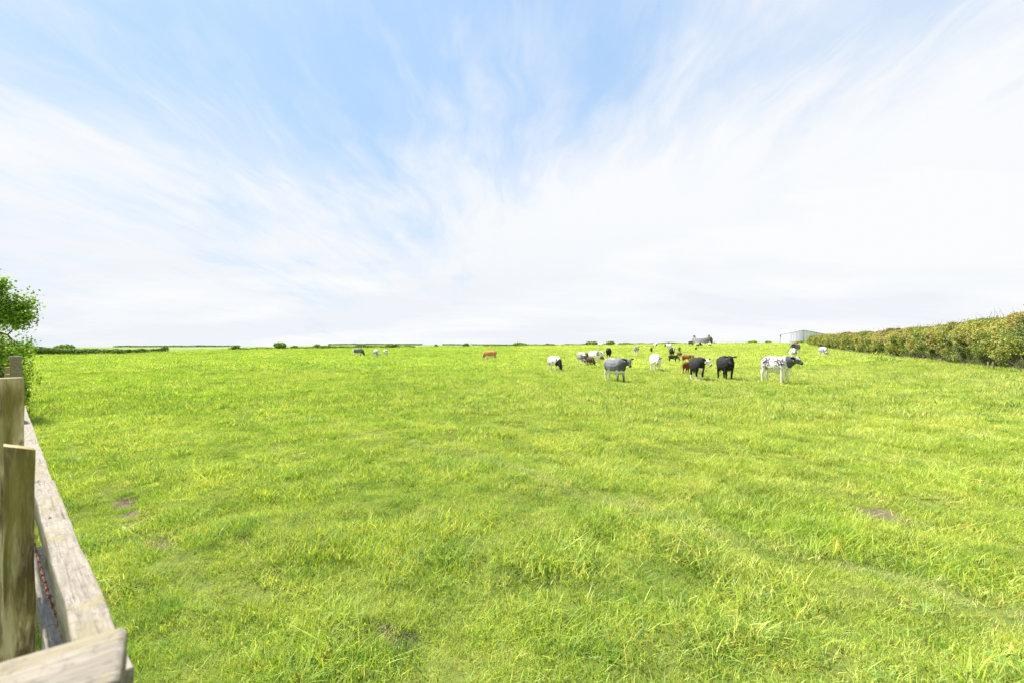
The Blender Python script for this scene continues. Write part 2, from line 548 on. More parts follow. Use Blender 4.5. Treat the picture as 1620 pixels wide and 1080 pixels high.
def scatter(n_per_m2, d0, d1, kinds, smin, smax, keep=None, tilt=0.12, fade=None):
    """scatter over the wedge of field seen by the camera plus a margin"""
    tmax = math.tan(rad(53.5))
    area = tmax * (d1 ** 2 - d0 ** 2)
    n = int(area * n_per_m2)
    y = np.sqrt(RNG.random(n) * (d1 ** 2 - d0 ** 2) + d0 ** 2)
    x = (RNG.random(n) * 2 - 1) * tmax * y
    sc = RNG.uniform(smin, smax, n)
    ok = np.ones(n, bool)
    if keep is not None:
        kp = keep(x, y)
        ok &= RNG.random(n) < kp
    mu = mud_at(x, y)
    ok &= RNG.random(n) > mu * 1.15
    tr = trail_at(x, y)
    sc = sc * (1 - 0.25 * tr) * (1 + 0.6 * np.clip(fbm2(x, y, 0.45, 91, 2) * 1.8, -.5, 1)) * (1 + .15 * fbm2(x, y, 4, 93))
    ok &= RNG.random(n) > tr * 0.5
    tk = track_at(x, y)
    sc = sc * (1 - .38 * tk)
    if fade is False:      # short undergrowth fills between the taller tufts
        sc = RNG.uniform(smin, smax, n)
    hole = (.2 if fade is False else 1) * np.clip((fbm2(x, y, 0.30, 95, 2) - .36) * 4, 0, .95) * np.clip(1.6 - y / 14, 0, 1)
    ok &= RNG.random(n) > hole
    ok &= in_field(x, y)
    x, y, sc = x[ok], y[ok], sc[ok]
    z = ground(x, y)
    ids = np.concatenate([idx_of[kn] for kn in kinds])
    PTS.append(np.stack([x, y, z - 0.05 * mud_at(x, y)], -1))
    ROT.append(np.stack([RNG.normal(0, tilt, len(x)), RNG.normal(0, tilt, len(x)), RNG.random(len(x)) * 6.283], -1))
    SCL.append(sc)
    IDX.append(RNG.choice(ids, len(x)))
    DRY.append(tk[ok])


HX0, HY0, HX1, HY1 = 21.5, 12.0, 92.0, 131.0      # the hedge foot line, right


def in_field(x, y):
    t = (y - HY0) / (HY1 - HY0)
    right = x < HX0 + (HX1 - HX0) * t + 0.8
    dfar = np.interp(810 + FPX * x / y, PXC, DF) + 12
    return right & (y < dfar)


nA = lambda x, y: np.clip(0.55 + 0.9 * fbm2(x, y, 0.8, 21), 0, 1)
nB = lambda x, y: np.clip(0.15 + 1.6 * fbm2(x, y, 0.7, 33), 0, 1)
nC = lambda x, y: np.clip(0.05 + 1.7 * fbm2(x, y, 0.9, 45), 0, 1)
nD = lambda x, y: np.clip(0.35 + 1.2 * fbm2(x, y, 6.0, 51) - np.clip((12 - y) / 10, 0, 1), 0, 1)
scatter(75, 1.2, 7.5, ['sward'], 0.8, 1.3)
scatter(45, 7.5, 13, ['sward'], 0.9, 1.5)
scatter(16, 1.2, 13, ['lush'], 0.5, 0.85, nB)
scatter(9, 1.2, 11, ['straw'], 0.7, 1.3, nC, 0.25)
scatter(6, 1.2, 10, ['blue'], 0.5, 0.8, lambda x, y: np.clip(-0.1 + 1.8 * fbm2(x, y, 1.0, 57), 0, 1))
scatter(15, 11, 36, ['mid'], 0.7, 1.35)
scatter(55, 1.2, 9, ['sward'], 0.42, 0.6, None, .12, False)
scatter(1.6, 11, 45, ['midlush'], 0.6, 1.3, lambda x, y: np.clip(0.1 + 1.6 * fbm2(x, y, 2.2, 63), 0, 1))
scatter(1.3, 34, 110, ['far'], 0.8, 1.4)
scatter(0.35, 100, 235, ['far'], 1.1, 1.9)
scatter(0.9, 12, 60, ['weed'], 0.25, 0.65, nD)
scatter(0.12, 50, 130, ['weed'], 0.5, 1.2, nD)
# taller growth along the foot of the right hedge
nh = 2600
t = RNG.random(nh) ** 1.7
hx = HX0 + (HX1 - HX0) * t + RNG.normal(-0.5, 0.5, nh)
hy = HY0 + (HY1 - HY0) * t
PTS.append(np.stack([hx, hy, ground(hx, hy)], -1))
ROT.append(np.stack([RNG.normal(0, .1, nh), RNG.normal(0, .1, nh), RNG.random(nh) * 6.28], -1))
SCL.append(RNG.uniform(1.0, 2.1, nh))
IDX.append(RNG.choice(idx_of['midlush'], nh))
DRY.append(np.zeros(nh))

PTS, ROT, SCL, IDX, DRY = map(np.concatenate, (PTS, ROT, SCL, IDX, DRY))
nd_ = np.hypot(PTS[:, 0], PTS[:, 1])
TONE = 1.1 * fbm2(PTS[:, 0], PTS[:, 1], .25, 121, 3) + .3 * fbm2(PTS[:, 0], PTS[:, 1], 1.4, 122, 2) + RNG.normal(0, .5, len(PTS)) + .12
TONE = np.where(nd_ > 40, .6 * fbm2(PTS[:, 0], PTS[:, 1], 5, 123, 3) + RNG.normal(0, .45, len(PTS)) + .1, TONE)
TONE = np.clip(TONE, -1, 1)
print("grass instances", len(PTS))
gm = bpy.data.meshes.new("grass")
gm.vertices.add(len(PTS))
gm.vertices.foreach_set('co', PTS.astype(np.float32).ravel())
a = gm.attributes.new('rot', 'FLOAT_VECTOR', 'POINT')
a.data.foreach_set('vector', ROT.astype(np.float32).ravel())
a = gm.attributes.new('scl', 'FLOAT', 'POINT')
a.data.foreach_set('value', SCL.astype(np.float32))
a = gm.attributes.new('tone', 'FLOAT', 'POINT')
a.data.foreach_set('value', TONE.astype(np.float32))
a = gm.attributes.new('dry', 'FLOAT', 'POINT')
a.data.foreach_set('value', DRY.astype(np.float32))
a = gm.attributes.new('idx', 'INT', 'POINT')
a.data.foreach_set('value', IDX.astype(np.int32))
gm.materials.append(m_grass)
go = obj("grass", gm, kind='stuff', label='bright green pasture grass covering the whole field', category='grass')
ng = bpy.data.node_groups.new("grass_scatter", 'GeometryNodeTree')
ng.interface.new_socket("Geometry", in_out='INPUT', socket_type='NodeSocketGeometry')
ng.interface.new_socket("Geometry", in_out='OUTPUT', socket_type='NodeSocketGeometry')
G = NT(ng)
gi = G.new('NodeGroupInput')
gout = G.new('NodeGroupOutput')
ci = G.new('GeometryNodeCollectionInfo', {'Collection': src_col, 'Separate Children': True, 'Reset Children': True})
ar = G.new('GeometryNodeInputNamedAttribute', {'Name': 'rot'}, data_type='FLOAT_VECTOR')
asx = G.new('GeometryNodeInputNamedAttribute', {'Name': 'scl'}, data_type='FLOAT')
ai = G.new('GeometryNodeInputNamedAttribute', {'Name': 'idx'}, data_type='INT')
e2r = G.new('FunctionNodeEulerToRotation', {0: ar.outputs[0]})
iop = G.new('GeometryNodeInstanceOnPoints', {'Points': gi.outputs[0], 'Instance': ci.outputs[0], 'Pick Instance': True,
                                             'Instance Index': ai.outputs[0], 'Rotation': e2r.outputs[0], 'Scale': asx.outputs[0]})
G.l.new(iop.outputs[0], gout.inputs[0])
mod = go.modifiers.new("scatter", 'NODES')
mod.node_group = ng

# ------------------------------------------------------------------ foliage
m_leaf, T = mat("leaves")
lc = T.new('ShaderNodeAttribute', None, attribute_name='leaf').outputs['Color']
dif = T.new('ShaderNodeBsdfDiffuse', {'Color': lc})
trl = T.new('ShaderNodeBsdfTranslucent', {'Color': T.mix(1.0, lc, (1.2, 1.2, 0.6), 'MULTIPLY')})
glo = T.new('ShaderNodeBsdfGlossy', {'Color': (0.8, 0.8, 0.75, 1), 'Roughness': 0.4})
s1 = T.new('ShaderNodeMixShader', {0: 0.28, 1: dif.outputs[0], 2: trl.outputs[0]})
s2 = T.new('ShaderNodeMixShader', {0: 0.02, 1: s1.outputs[0], 2: glo.outputs[0]})
T.new('ShaderNodeOutputMaterial', {0: s2.outputs[0]})

m_bark, T = mat("bark")
tco = T.new('ShaderNodeTexCoord').outputs['Object']
bn = T.noise(T.mapping(tco, (6, 6, 1.5)), 4, 5, 0.65)
principled(T, T.ramp(bn, [(0.3, (0.05, 0.042, 0.032)), (0.7, (0.14, 0.12, 0.098))]), 0.95, bn, 0.5, 0.02, 0.1)


def leaf_quads(C, N, size, g, elong=1.5):
    """rhombic leaves at centres C with rough normals N"""
    n = len(C)
    N = N + g.normal(0, 0.55, (n, 3))
    N /= np.linalg.norm(N, axis=1, keepdims=True) + 1e-9
    A = np.cross(N, g.normal(0, 1, (n, 3)))
    A /= np.linalg.norm(A, axis=1, keepdims=True) + 1e-9
    B = np.cross(N, A)
    s = (size * g.uniform(0.6, 1.35, n))[:, None]
    V = np.stack([C - A * s * 0.5 * elong, C - B * s * 0.42 + N * s * .08, C + A * s * 0.5 * elong, C + B * s * 0.42 + N * s * .08], 1)
    F = np.arange(n * 4).reshape(n, 4)
    return V.reshape(-1, 3), F


def tube_pts(V, F, p0, p1, r0, r1, sides=5):
    d = (p1 - p0)
    L = np.linalg.norm(d)
    if L < 1e-6:
        return
    d = d / L
    u = np.cross(d, [0.3, 0.2, 0.93])
    if np.linalg.norm(u) < 1e-3:
        u = np.cross(d, [1, 0, 0])
    u /= np.linalg.norm(u)
    v = np.cross(d, u)
    b = sum(len(x) for x in V)
    an = np.arange(sides) / sides * 2 * np.pi
    ring = np.cos(an)[:, None] * u + np.sin(an)[:, None] * v
    V.append(p0 + ring * r0)
    V.append(p1 + ring * r1)
    for i in range(sides):
        j = (i + 1) % sides
        F.append([b + i, b + j, b + sides + j, b + sides + i])


def branches(name, parent, trunk_h, r, spread, levels, seed, loc=(0, 0, 0), lean=(0, 0), stretch=(1, 1, 1)):
    g = random.Random(seed)
    V, F, tips = [], [], []

    def grow(p, d, L, rr, lev):
        q_ = p
        for s in range(3):
            dd = d + np.array([g.gauss(0, .18), g.gauss(0, .18), g.gauss(0.03, .1)]) + np.array([lean[0], lean[1], 0]) * 0.12
            dd /= np.linalg.norm(dd)
            q2 = q_ + dd * L / 3
            tube_pts(V, F, q_, q2, rr * (1 - s * .2), rr * (1 - (s + 1) * .2), 6 if lev == 0 else 4)
            q_, d = q2, dd
            if lev >= 1:
                tips.append(q_)
        if lev < levels:
            for c in range(g.choice([2, 3, 3, 4])):
                nd = d + np.array([g.gauss(0, spread), g.gauss(0, spread), g.gauss(0.12, spread * .6)])
                nd /= np.linalg.norm(nd)
                grow(q_, nd, L * g.uniform(.55, .8), rr * .5, lev + 1)
    grow(np.array([0., 0, -0.1]), np.array([lean[0] * .3, lean[1] * .3, 1.0]), trunk_h, r, 0)
    me_ = mesh_np(name, np.concatenate(V) * np.array(stretch), [np.array(F)], [m_bark], smooth=True)
    obj(name, me_, parent, loc)
    return np.array(tips) * np.array(stretch)


def bush_leaves(name, parent, n, rx, ry, h, size, palette, seed, zc=0.5, lumps=5, fill=0.45):
    """irregular crown: leaves on and in a union of uneven lobes"""
    g = np.random.default_rng(seed)
    lob = []
    for i in range(lumps):
        a = g.random() * 6.28
        k_ = g.uniform(0.15, 0.62)
        lob.append((k_ * rx * math.cos(a), k_ * ry * math.sin(a), h * g.uniform(0.35, 0.68), g.uniform(0.36, 0.62)))
    lob.append((0, 0, h * 0.5, 0.6))
    lob = np.array(lob)
    ci_ = g.integers(0, len(lob), n)
    d = g.normal(0, 1, (n, 3))
    d /= np.linalg.norm(d, axis=1, keepdims=True)
    rr = 1 - fill * g.random(n) ** 1.5
    bumps = 1 + 0.22 * np.sin(d[:, 0] * 7 + ci_) * np.sin(d[:, 1] * 6 + 2 * ci_) + 0.18 * np.sin(d[:, 2] * 9 + d[:, 0] * 5)
    L_ = lob[ci_]
    C = np.stack([L_[:, 0] + d[:, 0] * rx * L_[:, 3] * rr * bumps, L_[:, 1] + d[:, 1] * ry * L_[:, 3] * rr * bumps,
                  L_[:, 2] + d[:, 2] * h * 0.5 * (L_[:, 3] + .12) * rr * bumps], -1)
    keep = (C[:, 2] > 0.02)
    C, d = C[keep], d[keep]
    V, F = leaf_quads(C, d, size, g)
    pal = np.array(palette)
    m_ = len(C)
    cn = fbm2(C[:, 0] + C[:, 2] * .7, C[:, 1] + C[:, 2], max(rx * .3, .15), seed)
    fi = np.clip((cn * .8 + .5) * (len(pal) - 1) + g.normal(0, .45, m_), 0, len(pal) - 1.001)
    i0 = fi.astype(int)
    cc = pal[i0] * (1 - (fi - i0))[:, None] + pal[i0 + 1] * (fi - i0)[:, None]
    cc = cc * g.uniform(.75, 1.25, (m_, 1))
    me_ = mesh_np(name, V, [F], [m_leaf], {'leaf': np.repeat(cc, 4, 0)})
    return obj(name, me_, parent)


GREEN = [(0.07, 0.13, 0.028), (0.12, 0.20, 0.04), (0.18, 0.26, 0.055)]
GREENY = [(0.09, 0.16, 0.03), (0.16, 0.25, 0.04), (0.24, 0.33, 0.06)]

# ------------------------------------------------------------------ right hedge
SEG = math.hypot(HX1 - HX0, HY1 - HY0)
hd = np.array([(HX1 - HX0) / SEG, (HY1 - HY0) / SEG])
hn = np.array([-hd[1], hd[0]])          # towards the field (left)


def hedge_surface(t, a):
    """t metres along, a 0..1 from field-side foot over the top to the far foot"""
    top = 2.72 + 0.16 * fbm2(t, t * 0 + 3, 9.0, 171) + 0.12 * fbm2(t, t * 0 + 9, 1.6, 72)
    taper = np.clip((SEG - t) / 6 + 0.35, 0.35, 1)
    top = top * (0.75 + .25 * taper)
    ang = a * np.pi
    w_ = 1.35 + 0.25 * fbm2(t, a * 3, 4, 73)
    cy = np.cos(ang)
    cz = np.sin(ang)
    off = w_ * np.sign(cy) * np.abs(cy) ** 0.7 * (0.72 + 0.28 * np.clip(cz * 2, 0, 1))
    z = 0.12 + top * np.abs(cz) ** 0.62
    # wind-combed lumps running diagonally
    u = t * 0.75 - z * 0.95
    b = 0.42 * fbm2(u, z * 1.4 + t * .2, 1.1, 74) + 0.16 * fbm2(u, z * 2, 0.35, 75)
    return off, z, b, cy, cz


hedge = thing("hedge", "long wind-combed hawthorn hedge of green and rusty leaves along the right edge of the field", "hedge",
              (HX0, HY0, gz(HX0, HY0)))
base = np.array([HX0, HY0, gz(HX0, HY0)])
g = np.random.default_rng(5)
NL = 560000
t = g.random(NL) ** 2.1 * SEG
a = g.beta(1.0, 1.15, NL) * 0.8
off, z, b, cy, cz = hedge_surface(t, a)
depth_in = g.random(NL) ** 2 * 0.45
nrm = np.stack([hn[0] * cy, hn[1] * cy, cz], -1)
X = HX0 + hd[0] * t + hn[0] * off
Y = HY0 + hd[1] * t + hn[1] * off
Z = ground(HX0 + hd[0] * t, HY0 + hd[1] * t, False) + z
P = np.stack([X, Y, Z], -1) + nrm * (b - depth_in)[:, None]
# ragged shoots above the top and gaps low down
shoot = (g.random(NL) < 0.05) & (cz > 0.86)
P[shoot, 2] += g.random(shoot.sum()) ** 3 * 0.45 * np.clip(.4 + 2 * fbm2(t[shoot], t[shoot] * 0, .5, 83), 0, 1)
gapn = fbm2(t, z * 1.2, 1.3, 77)
keep = ~((z < 0.95) & (gapn + (0.95 - z) * 0.9 > 0.28)) & (P[:, 2] > Z - z + .05)
P, nrm, t, z, cz, gapn = P[keep], nrm[keep], t[keep], z[keep], cz[keep], gapn[keep]
size = 0.05 + 0.0011 * t
V, F = leaf_quads(P, nrm, size, g, 1.3)
pal = np.array([(0.075, 0.12, 0.028), (0.15, 0.195, 0.042), (0.245, 0.27, 0.06), (0.33, 0.32, 0.08)])
v = fbm2(t * .8 - z, z * 1.6 + t * .1, 0.9, 78) * .9 + .5 + g.normal(0, .10, len(P)) + 0.22 * (z / 3 - .4)
fi = np.clip(v * 3, 0, 2.999)
i0 = fi.astype(int)
cc = pal[i0] * (1 - (fi - i0))[:, None] + pal[i0 + 1] * (fi - i0)[:, None]
rn = fbm2(t * .9 - z * .9, z * 1.2, 2.0, 79, 4) + 0.42 * (z / 3.0 - 0.62) + g.normal(0, .12, len(P))
rf = np.clip((rn - 0.02) * 1.7, 0, 0.6)[:, None]
rust = np.array([0.31, 0.225, 0.09]) * g.uniform(.7, 1.35, (len(P), 1))
cc = cc * (1 - rf) + rust * rf
cc = cc * g.uniform(.86, 1.14, (len(P), 1))
me = mesh_np("foliage", V - base, [F], [m_leaf], {'leaf': np.repeat(cc, 4, 0)})
obj("foliage", me, hedge)
# inner mass so nothing shows through the middle
tt = np.linspace(0, SEG, 420)
aa = np.linspace(0.02, 0.98, 22)
TT, AA = np.meshgrid(tt, aa, indexing='ij')
off, z, b, cy, cz = hedge_surface(TT, AA)
z = np.where((AA < .05) | (AA > .95), -.4, z)
s_ = 0.72
X = HX0 + hd[0] * TT + hn[0] * off * s_
Y = HY0 + hd[1] * TT + hn[1] * off * s_
Z = ground(HX0 + hd[0] * TT, HY0 + hd[1] * TT, False) + z * 0.88 + b * .5 - 0.05
Vv = np.stack([X, Y, Z], -1).reshape(-1, 3) - base
ni, nj = TT.shape
ii, jj = np.meshgrid(np.arange(ni - 1), np.arange(nj - 1), indexing='ij')
qq = np.stack([ii * nj + jj, (ii + 1) * nj + jj, (ii + 1) * nj + jj + 1, ii * nj + jj + 1], -1).reshape(-1, 4)
m_core, T = mat("hedge_inner")
tco = T.new('ShaderNodeTexCoord').outputs['Object']
cn = T.noise(tco, 5, 5, .7)
principled(T, T.ramp(cn, [(0.35, (0.03, 0.035, 0.014)), (0.7, (0.10, 0.11, 0.04))]), 1, cn, .8, .1, 0.0)
obj("inner_growth", mesh_np("inner_growth", Vv, [qq], [m_core], smooth=True), hedge)
# stems and twigs showing low down and along the top
V, F = [], []
gg = random.Random(3)
for i in range(1200):
    tq = (gg.random() ** 1.8) * SEG
    low_ = gg.random() < 0.35
    cx, cy_ = HX0 + hd[0] * tq, HY0 + hd[1] * tq
    z0 = gz(cx, cy_)
    o_ = gg.uniform(0.75, 1.3) if low_ else gg.uniform(-.4, .7)
    zz0 = gg.uniform(0.0, .5) if low_ else gg.uniform(2.5, 2.95)
    p0 = np.array([cx + hn[0] * o_, cy_ + hn[1] * o_, z0 + zz0]) - base
    L = gg.uniform(.5, 1.1) if low_ else gg.uniform(.25, .95) * gg.random() ** .7
    dr = np.array([gg.gauss(.35, .35) * hd[0] + gg.gauss(0, .2), gg.gauss(.35, .35) * hd[1] + gg.gauss(0, .2), gg.uniform(.3, 1)])
    dr /= np.linalg.norm(dr)
    p1 = p0 + dr * L * .55
    p2 = p1 + (dr + np.array([gg.gauss(0, .25), gg.gauss(0, .25), .1])) * L * .45
    r_ = gg.uniform(.008, .02) if low_ else gg.uniform(.006, .012)
    tube_pts(V, F, p0, p1, r_, r_ * .7, 4)
    tube_pts(V, F, p1, p2, r_ * .7, r_ * .3, 4)
obj("stems", mesh_np("stems", np.concatenate(V), [np.array(F)], [m_bark]), hedge)

# ------------------------------------------------------------------ timber
m_rail, T = mat("weathered_rail_timber")
tco = T.new('ShaderNodeTexCoord').outputs['Object']
gr = T.noise(T.mapping(tco, (2.4, 24, 24)), 3.4, 8, 0.72, 0.8)
bl = T.noise(tco, 9.0, 5, 0.65)
cr_ = T.noise(T.mapping(tco, (1.6, 60, 60)), 2.0, 4, .6)
c = T.ramp(gr, [(0.28, (0.12, 0.10, 0.074)), (0.5, (0.225, 0.20, 0.162)), (0.75, (0.33, 0.30, 0.25))])
lich = T.new('ShaderNodeMapRange', {'Value': bl, 'From Min': .52, 'From Max': .68, 'To Min': 0, 'To Max': .6}).outputs[0]
c = T.mix(lich, c, (0.22, 0.19, 0.085))
dk = T.new('ShaderNodeMapRange', {'Value': cr_, 'From Min': .58, 'From Max': .66, 'To Min': 0, 'To Max': .7}).outputs[0]
c = T.mix(dk, c, (0.05, 0.042, 0.032))
sp_ = T.new('ShaderNodeMapRange', {'Value': T.noise(tco, 55, 6, .75), 'From Min': .52, 'From Max': .66, 'To Min': 0, 'To Max': .6}).outputs[0]
c = T.mix(sp_, c, (0.09, 0.08, 0.068))
principled(T, c, .9, gr, .6, .006, .2)

m_post, T = mat("mossy_post_timber")
tco = T.new('ShaderNodeTexCoord').outputs['Object']
gr = T.noise(T.mapping(tco, (20, 20, 2.4)), 3.6, 8, 0.7, 1.6)
wv = T.new('ShaderNodeTexWave', {'Vector': T.mapping(tco, (1, 1, .16)), 'Scale': 22.0, 'Distortion': 5.0, 'Detail': 3.0, 'Detail Scale': .8}).outputs[0]
c = T.ramp(T.math('ADD', T.math('MULTIPLY', gr, .7), T.math('MULTIPLY', wv, .3)),
           [(0.34, (0.12, 0.092, 0.055)), (0.5, (0.34, 0.26, 0.15)), (0.64, (0.60, 0.50, 0.33))])
mossn = T.noise(T.mapping(tco, (1, 1, .35)), 8.5, 4, .6)
sz = T.new('ShaderNodeSeparateXYZ', {0: tco}).outputs[2]
mtop = T.new('ShaderNodeMapRange', {'Value': sz, 'From Min': -0.9, 'From Max': 0.0, 'To Min': -.12, 'To Max': .14}).outputs[0]
mo = T.new('ShaderNodeMapRange', {'Value': T.math('ADD', mossn, mtop), 'From Min': .54, 'From Max': .74, 'To Min': 0, 'To Max': .65}).outputs[0]
c = T.mix(mo, c, (0.19, 0.18, 0.035))
kn = T.new('ShaderNodeTexVoronoi', {'Vector': T.mapping(tco, (1, 1, .55)), 'Scale': 5.5}, feature='F1').outputs['Distance']
kf = T.new('ShaderNodeMapRange', {'Value': kn, 'From Min': .02, 'From Max': .07, 'To Min': .7, 'To Max': 0}).outputs[0]
c = T.mix(kf, c, (0.035, 0.026, 0.018))
principled(T, c, .92, gr, .7, .006, .15)

m_rust, T = mat("rusty_wire")
rn_ = T.noise(None, 60, 3, .6)
principled(T, T.ramp(rn_, [(.35, (0.10, 0.035, 0.02)), (.7, (0.30, 0.12, 0.06))]), .85, spec=.3)
m_galv, T = mat("galvanised_wire")
principled(T, (0.30, 0.34, 0.33), .5, spec=.5)


def timber(name, parent, L, w_, h_, m, axis='X', bev=.006, seed=0, cut=None, jitter=.0025):
    """box L x w x h subdivided, softly bevelled, slightly uneven; origin at one end (X) or at the top (Z, hanging down)"""
    bm = bmesh.new()
    bmesh.ops.create_cube(bm, size=1)
    for v_ in bm.verts:
        if axis == 'X':
            v_.co = Vector(((v_.co.x + .5) * L, v_.co.y * w_, v_.co.z * h_))
        else:
            v_.co = Vector((v_.co.x * w_, v_.co.y * h_, (v_.co.z - .5) * L))
    if cut:
        for v_ in bm.verts:
            if v_.co.z > -1e-4:
                v_.co.z += cut[0] * v_.co.x / w_ + cut[1] * v_.co.y / h_
    bmesh.ops.bevel(bm, geom=list(bm.edges), offset=bev, segments=2, profile=.6, affect='EDGES')
    ax = 0 if axis == 'X' else 2
    n = max(2, int(L / .06))
    for i in range(1, n):
        c0 = L * i / n
        pl = Vector((0, 0, 0))
        pl[ax] = c0 if axis == 'X' else -c0
        no = Vector((0, 0, 0))
        no[ax] = 1
        bmesh.ops.bisect_plane(bm, geom=list(bm.verts) + list(bm.edges) + list(bm.faces), plane_co=pl, plane_no=no)
    for v_ in bm.verts:
        q_ = v_.co * 6 + Vector((seed * 3.1, seed * 1.7, 0))
        v_.co += Vector((0, mnoise.noise(q_), mnoise.noise(q_ + Vector((9, 4, 2)))) if axis == 'X'
                        else (mnoise.noise(q_), mnoise.noise(q_ + Vector((9, 4, 2))), 0)) * jitter * 2
    me_ = bpy.data.meshes.new(name)
    bm.to_mesh(me_)
    bm.free()
    me_.materials.append(m)
    me_.polygons.foreach_set('use_smooth', np.ones(len(me_.polygons), bool))
    return obj(name, me_, parent)


def P3(px, py, d):
    return Vector(((px - 810) / FPX * d, d, CAMZ - (py - 540) / FPX * d))


fence = thing("wooden_fence", "weathered timber post and rail fence with rusty barbed wire in the near left corner", "fence", (-1.3, 1.3, 0))
FO = Vector((-1.3, 1.3, 0))


def set_rail(o, a, b_):
    d = b_ - a
    o.location = a - FO
    o.rotation_euler = (0, -math.atan2(d.z, math.hypot(d.x, d.y)), math.atan2(d.y, d.x))


# upper rail: two lengths meeting at a joint seen at photo (67,761)
dA = FPX * .65 / (1000 - 540)
A0 = P3(150, 1000, dA)
dB = FPX * .65 / (761.5 - 540)
A1 = P3(67.5, 761.5, dB)
dC = FPX * .65 / (648 - 540)
A2 = P3(34, 648, dC)
H2 = Vector((0, 0, .05))
dirA = (A1 - A0).normalized()
start = A0 - dirA * .2
r1 = timber("rail", fence, (A1 - start).length - .004, .068, .10, m_rail, seed=1)
set_rail(r1, start - H2, A1 - dirA * .004 - H2)
dirB = (A2 - A1).normalized()
r2 = timber("rail", fence, (A2 - A1).length + 3.0, .066, .10, m_rail, seed=2)
set_rail(r2, A1 - H2 + Vector((0, 0, -.004)), A2 + dirB * 3 - H2)
# lower rail, two lengths, half a metre below
off_ = Vector((0, 0, -.55))
jl = A0.lerp(A1, .52)
r3 = timber("rail", fence, (jl - A0).length + .3, .075, .09, m_rail, seed=3)
set_rail(r3, A0 - dirA * .3 - H2 + off_, jl - H2 + off_)
off4 = Vector((.012, .01, -.515))
r4 = timber("rail", fence, (A1 - jl).length + .7, .07, .09, m_rail, seed=4)
set_rail(r4, jl - H2 + off4 + dirA * .003, A1 + dirA * .7 - H2 + off4)
# near board, running off to the left at the bottom corner
NB = .45
dn0 = FPX * NB / (991 - 540)
c_far = P3(181, 991, dn0)
dn1 = FPX * NB / (1064 - 540)
c_near = P3(214, 1064, dn1)
wb = (c_near - c_far).length
mid = (c_far + c_near) / 2
bd = (P3(0, 1047, FPX * NB / (1047 - 540)) - c_far).normalized()
rb = timber("rail", fence, .8, wb * .97, .06, m_rail, seed=6, bev=.009)
set_rail(rb, mid - Vector((0, 0, .03)), mid + bd - Vector((0, 0, .03)))


def post(px0, px1, py, d, ratio, L, yaw, cut, m=m_post, seed=0, tilt=0.0):
    """post whose silhouette spans photo columns px0..px1 at depth d; ratio = width across the fence / width along it"""
    w_ = .08
    cx = (px0 + px1) / 2
    for it in range(30):
        c0 = P3(cx, py, d)
        xs_ = []
        for sx_ in (-.5, .5):
            for sy_ in (-.5, .5):
                X = c0.x + math.cos(yaw) * sx_ * w_ - math.sin(yaw) * sy_ * w_ * ratio
                Y = c0.y + math.sin(yaw) * sx_ * w_ + math.cos(yaw) * sy_ * w_ * ratio
                xs_.append(810 + FPX * X / Y)
        w_ *= (px1 - px0) / (max(xs_) - min(xs_))
        cx += ((px0 + px1) - (max(xs_) + min(xs_))) / 2
    o = timber("post", fence, L, w_, w_ * ratio, m, axis='Z', seed=seed, cut=cut, bev=.004)
    o.location = P3(cx, py, d) - FO
    o.rotation_euler = (0, tilt, yaw)
    print("post", w_, w_ * ratio)
    return o


ya = math.atan2(dirA.y, dirA.x)
post(5, 56, 706, 1.36, 1.15, 1.62, ya, (0.0, .024), seed=11)
post(-4, 39, 597, 2.15, 1.2, 2.2, ya + .12, (0, 0), seed=12, tilt=0.006)
post(15, 35, 563, 3.6, 1.0, 2.1, math.atan2(dirB.y, dirB.x), (0.0, .0), m=m_rail, seed=13)
for kpost in (1, 2):
    pp = P3(28, 563, 3.6) + dirB * 2.1 * kpost
    o = timber("post", fence, 2.0, .09, .09, m_post, axis='Z', seed=14 + kpost)
    o.location = pp + Vector((0, 0, -.25)) - FO


def poly_tube(name, parent, pts, r, m, sides=5):
    V, F = [], []
    for a_, b_ in zip(pts[:-1], pts[1:]):
        tube_pts(V, F, np.array(a_), np.array(b_), r, r, sides)
    return V, F


for (base_, k_) in ((A1, -.035), (A1, .035), (A1, -.05), (A1 - dirA * .62, 0.0)):
    V, F = [], []
    c_ = base_ + dirA * k_ + Vector((0, 0, -.0015)) - FO + Vector((dirA.y, -dirA.x, 0)) * (.012 if k_ < -.04 else -.012)
    tube_pts(V, F, np.array(c_), np.array(c_ + Vector((0, 0, .003))), .0045, .004, 8)
    F2 = np.array([[8 + i for i in range(8)]])
    obj("nail", mesh_np("nail", np.concatenate(V), [np.array(F), F2], [m_rust]), fence)
# barbed wire and netting on the camera side of the rails
perp = Vector((dirA.y, -dirA.x, 0)).normalized()
if perp.dot(Vector((-1, -1, 0))) < 0:
    perp = -perp
V, F = [], []
wa = P3(112, 1035, 1.03)
wb_ = P3(52, 850, 2.05)
n = 60
gg = random.Random(8)
pts = []
for i in range(n + 1):
    t_ = i / n
    p = wa.lerp(wb_, t_) + Vector((0, 0, -.03 * math.sin(t_ * math.pi) + gg.gauss(0, .002)))
    pts.append(p - FO)
for ph in (0, math.pi):
    tw = [np.array(p) + .0028 * np.array([math.cos(i * 1.1 + ph), 0, math.sin(i * 1.1 + ph)]) for i, p in enumerate(pts)]
    for a_, b_ in zip(tw[:-1], tw[1:]):
        tube_pts(V, F, a_, b_, .0016, .0016, 4)
for i in range(3, n, 4):
    p = np.array(pts[i])
    for s in range(4):
        d = np.array([gg.gauss(0, 1), gg.gauss(0, 1), gg.gauss(0, 1)])
        d /= np.linalg.norm(d)
        tube_pts(V, F, p, p + d * .017, .0015, .0006, 4)
    tube_pts(V, F, p - np.array([0, 0, .005]), p + np.array([0, 0, .005]), .0048, .0048, 5)
obj("barbed_wire", mesh_np("barbed_wire", np.concatenate(V), [np.array(F)], [m_rust]), fence)
V, F = [], []
